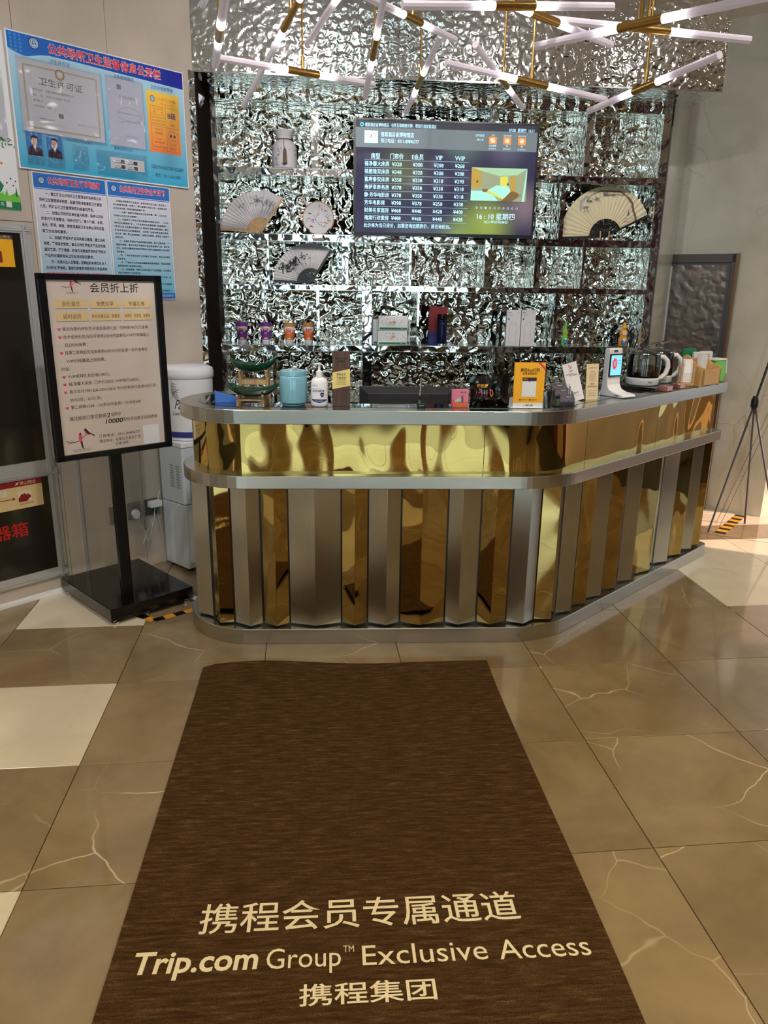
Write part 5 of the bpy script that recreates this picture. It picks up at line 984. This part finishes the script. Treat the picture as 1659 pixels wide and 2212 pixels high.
# conduit, trunking, sockets, cables
cd_ = lwt('wall_conduit', 'grey metal conduit strip running up the stone wall behind the sign', 'conduit', .170, .05); MB().box((-.009, -.008, 0), (.009, 0, 1.40), 'aluminium').build('channel', cd_)
tk = lwt('cable_trunking', 'long white cable trunking on the floor along the stone wall', 'trunking', -.4, 0); MB().slab([(-1.6, .0), (.95, .0), (.95, .022), (-1.6, .022)], -.034, -.001, 'white').slab([(-1.6, .022), (.95, .022), (.95, .026), (-1.6, .026)], -.026, -.008, 'white').build('duct', tk, bevel=.002)
fs_ = cthing('floor_cable', 'pale cable duct crossing the floor from the black base to the counter', 'cable duct', -1.06, 3.86, 0, z=0); MB().tube([(-.12, .06, .010), (.02, .0, .012), (.10, -.07, .010)], .014, 'white').build('sleeve', fs_)
for i, (a, lb, mt) in enumerate(((.333, 'outermost beige socket plate, half behind the black post', 'sockgrey'), (.450, 'middle beige socket plate with a white plug', 'sockgrey'), (.565, 'dark grey socket plate nearest the water dispenser', 'dkgrey'))):
    sk = lwt('wall_socket', lb, 'socket', a + .045, .322, 0, 'wall sockets by the water dispenser')
    MB().rbox((-.043, -.010, 0), (.043, 0, .100), .003, mt).build('plate', sk, bevel=.001)
    m = MB(); 
    for dx in (-.010, .010): m.disc(dx, .075, .0035, -.0106, 'ink', 10)
    for dx, dz in ((-.012, .030), (.012, .030), (0, .042)): m.rect(dx - .0015, dz - .005, dx + .0015, dz + .005, -.0106, 'ink')
    m.build('socket_holes', sk, kind='stuff')
pl = lwt('power_plug', 'white power plug in the middle socket with a looped cord', 'plug', .490, .330, -.011)
MB().slab([(-.022, .03), (-.012, 0), (.014, 0), (.022, .03), (.012, .052), (-.012, .052)], -.035, 0, 'white').build('body', pl, bevel=.003)
lp = [(.0, -.02, .0), (.02, -.018, -.05), (.05, -.015, -.09), (.09, -.015, -.11), (.10, -.015, -.06), (.07, -.012, -.10), (.04, -.01, -.17), (.06, -.012, -.20), (.08, -.012, -.16), (.05, -.01, -.08), (.065, -.02, -.17), (.09, -.02, -.11), (.12, -.02, -.02), (.13, -.018, .04)]
MB().tube(lp, .0032, 'cord', n=6).build('cord', pl)
ad = lwt('power_adapter', 'white block adapter in the dark socket, with a thin cord', 'adapter', .615, .378, -.011); MB().rbox((-.035, -.045, 0), (.045, 0, .036), .006, 'white').build('body', ad, bevel=.003); MB().tube([(.03, -.02, .036), (.045, -.01, .07), (.06, .0, .09)], .003, 'cord', n=6).tube([(.02, -.01, -.0), (.05, -.004, -.20), (.10, -.004, -.22)], .002, 'cord', n=6).build('cord', ad)
# security camera under the soffit
cc = thing('security_camera', 'small white security camera hanging under the rippled soffit', 'camera', (-1.125, 4.885, 2.70)); MB().box((-.03, -.03, .110), (.03, .03, .125), 'white').build('mount', cc); MB().tube([(.0, 0, .11), (0, 0, .0)], .008, 'white').build('arm', cc)
CMX = Matrix.Translation((.0, -.02, -.02)) @ Matrix.Rotation(R(32), 4, 'Y')
MB(M4=CMX).rbox((-.026, -.03, -.075), (.024, .03, .055), .012, 'white').build('housing', cc, bevel=.006)
MB(M4=CMX).rbox((.022, -.022, -.065), (.030, .024, .030), .004, 'blackgloss').build('lens_face', cc, bevel=.002)
MB().tube([(0, .02, .0), (-.02, .03, -.06), (-.015, .0, -.10), (-.02, .02, -.5)], .003, 'cord', n=6).build('cable', cc)

# ================================================================== SIGN STAND
sg = thing('sign_stand', 'black sign stand with a framed beige poster of member offers', 'sign', (-1.42, 3.88, 0), R(45))
MB().box((-.235, -.305, .028), (.235, .305, .092), 'blackgloss').build('base', sg, bevel=.003)
for x_ in (-.205, .205):
    for y_ in (-.275, .275): MB().lathe([(.020, 0), (.022, .004), (.022, .014), (.012, .016), (.012, .028)], 'chrome', c=(x_, y_, 0), n=16).build('foot', sg)
_p = EM['sign_stand'].inverted() @ Vector((-1.357, 3.711, 0)); PX, PY = _p.x, _p.y
MB().box((PX - .030, PY - .012, .092), (PX + .030, PY + .012, 1.30), 'blackfr').box((PX - .075, PY - .02, .850), (PX + .075, PY + .02, .856), 'blackfr').build('post', sg, bevel=.002)
def BM(): return MB(M4=Matrix.Translation((PX, PY - .030, 0)))
m = BM(); fw = .038; x0, x1, z0, z1 = -.303, .300, .856, 1.711
m.box((x0, -.012, z0), (x0 + fw, .016, z1), 'blackfr').box((x1 - fw, -.012, z0), (x1, .016, z1), 'blackfr').box((x0, -.012, z1 - .028), (x1, .016, z1), 'blackfr').box((x0, -.012, z0), (x1, .016, z0 + .028), 'blackfr'); m.build('frame', sg, bevel=.0025)
BM().box((x0 + .01, -.002, z0 + .01), (x1 - .01, .014, z1 - .01), 'board').build('poster', sg)
def birds(m, cx, cz, k, y):
    m.line([(cx - .085 * k, cz + .0 * k), (cx - .05 * k, cz - .012 * k), (cx - .01 * k, cz - .006 * k), (cx + .02 * k, cz + .018 * k), (cx + .035 * k, cz + .03 * k)], .0035 * k, y, 'plum'); m.line([(cx - .05 * k, cz - .012 * k), (cx - .075 * k, cz - .018 * k)], .002 * k, y, 'plum'); m.line([(cx - .045 * k, cz - .01 * k), (cx - .055 * k, cz + .004 * k)], .002 * k, y, 'plum')
    m.flat([(cx - .012 * k, cz + .03 * k), (cx - .002 * k, cz + .038 * k), (cx + .008 * k, cz + .028 * k), (cx + .006 * k, cz + .0 * k), (cx - .004 * k, cz - .014 * k), (cx - .012 * k, cz + .004 * k)], y - .0004, 'pink'); m.disc(cx - .002 * k, cz + .034 * k, .006 * k, y - .0006, 'plum', 10); m.flat([(cx - .006 * k, cz - .010 * k), (cx + .006 * k, cz - .008 * k), (cx + .010 * k, cz - .050 * k), (cx + .004 * k, cz - .052 * k)], y - .0006, 'plum')
    m.flat([(cx + .022 * k, cz + .056 * k), (cx + .032 * k, cz + .062 * k), (cx + .046 * k, cz + .044 * k), (cx + .060 * k, cz + .026 * k), (cx + .044 * k, cz + .024 * k), (cx + .028 * k, cz + .036 * k)], y - .0004, 'plum'); m.flat([(cx + .022 * k, cz + .048 * k), (cx + .030 * k, cz + .044 * k), (cx + .044 * k, cz + .026 * k), (cx + .030 * k, cz + .026 * k)], y - .0006, 'pink'); m.line([(cx + .05 * k, cz + .034 * k), (cx + .082 * k, cz + .014 * k)], .006 * k, y - .0005, 'plum')
m = BM(); y = -.0026
birds(m, -.150, 1.657, .55, y); m.text('禧棠酒店', -.175, 1.6265, .011, y, 'grey', x1=-.123); m.text('会员折上折', -.064, 1.650, .046, y, 'ink', x1=.178, bold=.006)
BT = [(-.235, -.084), (-.071, .076), (.089, .236)]
for (a, b), st in zip(BT, ('房价最优', '免费双早', '专属礼券')):
    m.rect(a + .001, 1.556, b + .001, 1.562, y, 'grey'); m.rect(a, 1.559, b, 1.598, y - .0004, 'tan'); c_ = (a + b) / 2; m.text(st, c_ - .042, 1.578, .024, y - .001, 'bark', x1=c_ + .042)
for (a, b), st, w in zip(BT, ('延时退房', '积分兑换礼品、免费房', '免押金、免查房、免等待'), (.042, .068, .066)):
    m.rect(a + .001, 1.499, b + .001, 1.506, y, 'grey'); m.rect(a, 1.502, b, 1.543, y - .0004, 'tan'); c_ = (a + b) / 2; m.text(st, c_ - w, 1.522, .024 if w < .05 else .019, y - .001, 'bark', x1=c_ + w)
def heart(cx, cz, r): m.flat([(cx + r * .95 * (math.sin(t) ** 3), cz + r * (.8125 * math.cos(t) - .3125 * math.cos(2 * t) - .125 * math.cos(3 * t) - .0625 * math.cos(4 * t))) for t in [2 * math.pi * i / 24 for i in range(24)]], y, 'pink')
BL = [(1.467, -.211, .214, '首次办理VVIP会员卡或充值禄礼包   可获得390元代金券', 1), (1.431, -.211, .219, '办卡或充礼包当日可使用230元代金券在VVIP价格基础上', 1), (1.395, -.208, -.100, '抵230元房费；', 0), (1.360, -.208, .203, '自第二房晚起可自由使用VVIP卡内的任意一张代金券在', 1), (1.322, -.208, -.018, 'VVIP价格基础上抵房费。', 0), (1.286, -.235, -.19, '例如：', 0),
      (1.251, -.208, -.004, 'VVIP或禄礼包价格198元；', 1), (1.216, -.208, .146, '福.净馨大床房  门市价328元  VVIP房价268元；', 1), (1.180, -.208, .235, '首次支付198+268-230=236元 卡内还剩余代金券50元1张', 1), (1.142, -.208, -.055, '30元3张，20元1张；', 0), (1.107, -.208, .144, '第二房晚=268-（20至50代金券）=218至248', 1)]
for z_, a, b, st, h_ in BL:
    m.text(st, a, z_, .0185, y, 'ink', x1=b)
    if h_: heart(-.226, z_ - .001, .0085)
m.text('通过微信订房可获得', -.222, 1.053, .022, y, 'ink', x1=-.040); m.text('2', -.036, 1.054, .031, y, 'ink', x1=-.020, bold=True, shear=.15); m.text('倍积分', -.016, 1.055, .020, y, 'ink', x1=.035)
m.text('10000', -.045, 1.024, .031, y, 'ink', x1=.044, bold=.02, shear=.15); m.text('积分可兑换', .046, 1.024, .020, y, 'ink', x1=.137); m.text('1', .145, 1.024, .028, y, 'ink', bold=True, shear=.15); m.text('间免费房', .158, 1.024, .020, y, 'ink', x1=.230)
birds(m, -.176, .950, .85, y); m.text('禧|棠|酒|店', -.219, .900, .015, y, 'grey', x1=-.134)
m.text('订房电话：0311-89896777', -.086, .9545, .018, y, 'ink', x1=.131); m.text('酒店地址：石家庄长安区广安', -.087, .930, .018, y, 'ink', x1=.131); m.text('大街34号', -.006, .908, .018, y, 'ink', x1=.062)
m.rect(.146, .887, .234, .982, y + .0002, 'paper'); m.build('printed_text', sg)

# ================================================================== WATER DISPENSER
wd = thing('water_dispenser', 'white water dispenser with vents, behind the sign stand', 'water dispenser', (-1.172, 4.268, 0), R(48.75))
DV, DW_, DH = .245, .30, .795
MB().rbox((0, 0, .022), (DW_, DV, .42), .015, 'cool').build('lower_body', wd, bevel=.003); MB().rbox((0, 0, .424), (DW_, DV, DH - .03), .015, 'cool').rbox((-.002, -.004, DH - .03), (DW_ + .002, DV, DH), .018, 'white').build('upper_body', wd, bevel=.004)
for x_ in (.03, .27):
    for y_ in (.03, .20): MB().lathe([(.018, 0), (.018, .022)], 'black', c=(x_, y_, 0), n=12).build('foot', wd)
m = MB()
for c_ in (0, 1):
    for i in range(9): z_ = .655 - i * .016; m.add([(-.0012, .095 + c_ * -.062 + .040, z_), (-.0012, .095 + c_ * -.062, z_ - .003), (-.0012, .095 + c_ * -.062, z_ - .010), (-.0012, .095 + c_ * -.062 + .040, z_ - .007)], [(0, 1, 2, 3)], 'grey')
m.build('vent_slots', wd, kind='stuff')
MB().box((.04, -.006, .45), (.26, -.001, .70), 'grey').build('tap_recess', wd); MB().box((.02, -.005, .06), (.28, -.001, .38), 'white').build('door', wd)
btl = thing('bottle_cover', 'white cloth cover with blue hem and script lettering over the water bottle', 'cover', (-1.172 + LD.x * .15 + LN.x * .125, 4.268 + LD.y * .15 + LN.y * .125, DH + .001), R(15))
MB().lathe([(.128, .0), (.135, .004), (.139, .06), (.141, .10), (.143, .20), (.146, .355)], 'white', n=48).lathe([(.146, .355), (.152, .362), (.154, .39), (.148, .412), (.125, .425), (.001, .430)], 'white', n=48).build('cloth', btl)
MB().lathe([(.1405, .022), (.1415, .028), (.1425, .048), (.1405, .054)], 'navy', n=48).build('blue_hem', btl)
m = MB(); rr_ = .1445
wr2 = lambda x_, z: ((rr_ + z * .006) * math.sin(x_ / rr_), -(rr_ + z * .006) * math.cos(x_ / rr_), z)
m.text('Pastoral', -.075, .218, .075, 0, 'ink', x1=.075, shear=.35, wrap=wr2); m.text('Live in the nature', -.095, .165, .030, 0, 'dkgrey', x1=.090, shear=.35, wrap=wr2)
def wl_(pts, w, mt):
    for (a, b), (c, d) in zip(pts, pts[1:]):
        L = math.hypot(c - a, d - b) or 1e-6; nx, nz = -(d - b) / L * w / 2, (c - a) / L * w / 2; m.add([wr2(a - nx, b - nz), wr2(c - nx, d - nz), wr2(c + nx, d + nz), wr2(a + nx, b + nz)], [(0, 1, 2, 3)], mt)
wl_([(-.10, .25), (-.085, .28), (-.05, .305)], .003, 'dkgrey')
for a in range(7): wl_([(-.10, .345 - a * .010), (-.088 + a * .002, .335 - a * .014), (-.07 + a * .003, .33 - a * .016)], .003, 'dkgrey')
for a in range(9): wl_([(.03 + a * .006, .082), (.022 + a * .006, .096 - abs(a - 4) * .001)], .002, 'dgreen'); wl_([(.03 + a * .006, .082), (.028 + a * .006, .068)], .002, 'dgreen')
m.build('printed_text', btl, recalc=False)

# ================================================================== FLOOR: runner, tape
rg = thing('entrance_rug', 'long brown carpet runner with cream welcome lettering before the counter', 'rug', (-.0885, 2.25, 0), R(4.35))
NX, NY = 24, 60; vs = []; yb, yt_ = -1.75, .872; HT = .009
def rug_z(u, v):
    e = max(0, (v - .90) / .10); return HT + (.010 * math.sin(u * 9.0 + .6) + .012) * e * e * (1 if u > 0 else .4)
def rug_xy(u, v):
    w = .6375 + .0175 * v; x_ = (u * 2 - 1) * w + .012 * math.sin(v * 5) * (1 if u > .5 else 0); yy = yb + (yt_ - yb) * v + (.028 * math.sin(u * 6.5 - .4) * v ** 8); return x_, yy
for j in range(NY + 1):
    for i in range(NX + 1): u_, v_ = i / NX, j / NY; x_, yy = rug_xy(u_, v_); vs.append((x_, yy, rug_z(u_, v_)))
fs = [(j * (NX + 1) + i, j * (NX + 1) + i + 1, (j + 1) * (NX + 1) + i + 1, (j + 1) * (NX + 1) + i) for j in range(NY) for i in range(NX)]
edge = [i for i in range(NX + 1)] + [j * (NX + 1) + NX for j in range(1, NY + 1)] + [NY * (NX + 1) + i for i in range(NX - 1, -1, -1)] + [j * (NX + 1) for j in range(NY - 1, 0, -1)]
b0 = len(vs); vs += [(vs[e][0], vs[e][1], max(.0005, vs[e][2] - .009)) for e in edge]; ne = len(edge)
fs += [(edge[(i + 1) % ne], edge[i], b0 + i, b0 + (i + 1) % ne) for i in range(ne)]
MB().add(vs, fs, 'carpet', True).build('pile', rg, recalc=False)
RGI = EM['entrance_rug'].inverted()
def rl(x_, y_): v_ = RGI @ Vector((x_, y_, 0)); return v_.x, v_.y
m = MB(M4=Matrix(((1, 0, 0, 0), (0, 0, 1, 0), (0, -1, 0, HT + .0015), (0, 0, 0, 1))))
# in this frame: x = across, z = along the rug, y = up (negated)
def rtxt(st, wx0, wx1, wy0, wy1, size, **kw):
    a = rl(wx0, wy0); b = rl(wx1, wy1); m.text(st, a[0], (a[1] + b[1]) / 2, size, 0, 'carpet_cream', x1=b[0], rot=0, **kw)
rtxt('携程会员专属通道', -.485, .392, 1.655, 1.715, .110, bold=.006)
rtxt('Trip.com', -.622, -.306, 1.513, 1.533, .092, bold=.022, shear=.06)
rtxt('Group', -.285, -.095, 1.532, 1.545, .088); rtxt('TM', -.090, -.062, 1.565, 1.566, .030)
rtxt('Exclusive', -.040, .285, 1.548, 1.570, .088); rtxt('Access', .315, .557, 1.572, 1.588, .088)
rtxt('携程集团', -.190, .146, 1.430, 1.447, .064, bold=.010); m.build('lettering', rg)
def tape(label, pts_, w, x_=False):
    p0 = pts_[0]; o = cthing('hazard_tape', label, 'tape', p0[0], p0[1], 0, z=.0004); m = MB(); zt = .0006
    k = 0
    for (a, b), (c, d) in zip(pts_, pts_[1:]):
        L = math.hypot(c - a, d - b); n_ = max(1, int(L / .052)); dx, dy = (c - a) / L, (d - b) / L; nx, ny = -dy * w / 2, dx * w / 2
        for i in range(n_):
            t0, t1 = L * i / n_, L * (i + 1) / n_; sh = w * .5
            q_ = [(a + dx * t0 - nx - p0[0], b + dy * t0 - ny - p0[1]), (a + dx * t1 - nx - p0[0], b + dy * t1 - ny - p0[1]), (a + dx * (t1 ) + nx - p0[0] + dx * sh * 0, b + dy * t1 + ny - p0[1]), (a + dx * t0 + nx - p0[0], b + dy * t0 + ny - p0[1])]
            m.add([(u_, v_, zt) for u_, v_ in q_], [(0, 1, 2, 3)], 'tape' if k % 2 else 'black'); k += 1
    m.build('stripes', o, recalc=False); 
tape('black and orange striped floor tape by the black sign base', [(-1.37, 3.705), (-1.185, 3.585), (-1.01, 3.73), (-.93, 3.86)], .045)
tape('black and orange striped floor tape near the pier', [(2.43, 5.20), (2.80, 5.68)], .075)

# ================================================================== RIGHT: metal door, banner stand
PA = R(-34.6); PD = Vector((math.cos(PA), math.sin(PA), 0)); PN = Vector((-math.sin(PA), math.cos(PA), 0)); PP = Vector((2.653, 5.826, 0))
p_ = PP + PD * (-.34) - PN * .085
md = thing('metal_door', 'dark hammered metal door with a brown steel frame, open against the stone pier', 'door', tuple(p_), PA)
MB().box((-.28, .0, .005), (.26, .045, 1.945), 'dkgrey').build('leaf', md, bevel=.002)
MB().box((-.195, -.005, .06), (.215, .0, 1.865), 'ripple_dull').build('hammered_panel', md)
M['brown_metal'] = mat('brown_metal', (84, 80, 78), .35, .6)
for a, b, nm_ in (((-.28, -.014, .005), (-.215, .002, 1.945), 'frame_bar'), ((.235, -.014, .005), (.262, .002, 1.945), 'frame_bar'), ((-.28, -.014, 1.885), (.262, .002, 1.945), 'frame_bar'), ((-.28, -.014, .005), (.262, .002, .06), 'frame_bar')): MB().box(a, b, 'brown_metal').build(nm_, md, bevel=.001)
MB().box((.262, -.016, .005), (.278, .05, 1.948), mat('bronze_edge', (120, 92, 66), .35, .7)).build('edge_trim', md)
MB().box((-.19, -.012, .08), (-.182, -.004, 1.86), 'aluminium').build('glazing_bead', md)
tb = cthing('banner_stand', 'thin folding banner stand with black pole and grey legs before the pier', 'stand', 2.52, 5.16, 0, z=0)
K = (.0, .0, .95)
MB().tube([K, (.065, 0, 1.28), (.20, 0, 2.0)], .008, 'black').build('pole', tb); MB().lathe([(.016, -.04), (.024, -.02), (.024, .02), (.014, .05)], 'black', c=K, n=14).build('hub', tb)
for q in ((-.17, .05, .006), (.22, -.18, .006), (.20, .28, .006)): MB().tube([K, q], .0075, 'dkgrey').build('leg', tb)
MB().tube([(.13, .05, .88), (-.17, -.05, .10)], .0015, 'black', n=5).tube([(.16, .05, .86), (-.14, -.05, .08)], .0015, 'black', n=5).build('cord', tb)

# ================================================================== CHANDELIER
CHL = [((-0.461, 2.428, 2.461), (-0.664, 3.221, 2.47), 0.413, 0.583), ((-0.308, 3.511, 2.885), (-0.736, 4.227, 2.545), 0.185, 0.390), ((-0.682, 3.383, 2.535), (-0.079, 3.938, 2.578), 0.400, 0.608), ((-0.375, 3.83, 2.71), (-0.089, 2.978, 2.742), 0.640, 0.863),
 ((-0.023, 3.194, 2.712), (-0.117, 3.989, 2.539), 0.375, 0.578), ((-0.126, 3.134, 2.689), (0.286, 3.841, 2.74), 0.427, 0.608), ((0.232, 4.034, 2.807), (0.094, 4.825, 2.644), 0.443, 0.630), ((0.039, 2.801, 2.544), (0.791, 3.11, 2.646), 0.410, 0.605),
 ((0.314, 2.886, 2.605), (0.89, 3.468, 2.625), 0.310, 0.525), ((0.359, 3.624, 2.66), (0.69, 4.371, 2.583), 0.448, 0.628), ((0.229, 3.467, 2.55), (0.974, 3.807, 2.5), 0.410, 0.608), ((0.586, 3.215, 2.636), (1.396, 3.345, 2.614), 0.375, 0.593),
 ((0.533, 3.128, 2.523), (1.107, 2.544, 2.501), 0.403, 0.595), ((0.919, 3.857, 2.464), (1.185, 3.082, 2.489), 0.398, 0.585), ((-0.857, 3.928, 2.887), (-0.669, 3.464, 2.88), 0.453, 0.628)]
chd = thing('chandelier', 'brass chandelier of crossing rods with glowing frosted glass tubes', 'chandelier', (.2, 3.35, 3.5))
MB().lathe([(.40, -.03), (.42, -.025), (.42, 0)], 'chrome', n=48, sx=1.3).build('ceiling_plate', chd)
def glow_tube(a, b, par):    # frosted tube from the lamp end a to the far end b
    a, b = Vector(a), Vector(b); n_ = 14; k_ = 9; L = (b - a).length; m = MB(world=False); inv = EM['chandelier'].inverted()
    P_ = [inv @ (a + (b - a) * (i / (n_ - 1))) for i in range(n_)]; P_.append(P_[-1] + (b - a).normalized() * .004)
    m.tube([tuple(p) for p in P_], .0140, 'lit_tube', n=k_); o = m.build('glass_tube', par)
    at_ = o.data.attributes.new('glow', 'FLOAT', 'POINT'); vals = []
    for i in range(len(P_)):
        d_ = (P_[i] - P_[0]).length; vals += [math.exp(-(d_ / .085) ** 2) * .92 + .08 * math.exp(-d_ / .2) + .001] * k_
    at_.data.foreach_set('value', vals[:len(o.data.vertices)]); return o
for A_, B_, t0, t1 in CHL:
    A_, B_ = Vector(A_), Vector(B_); C1, C2 = A_ + (B_ - A_) * t0, A_ + (B_ - A_) * t1
    arm = MB(world=True).tube([tuple(C1), tuple(C2)], .0150, 'brass', n=14).build('brass_sleeve', chd)
    glow_tube(C1, A_, arm); glow_tube(C2, B_, arm)
    c_ = (C1 + C2) / 2
    MB(world=True).tube([(c_.x, c_.y, c_.z + .012), (c_.x, c_.y, 3.48)], .0050, 'brass', n=8).lathe([(.008, .0), (.008, .05)], 'brass', c=(c_.x, c_.y, c_.z + .012), n=10).build('rod', chd)
finish_texts()
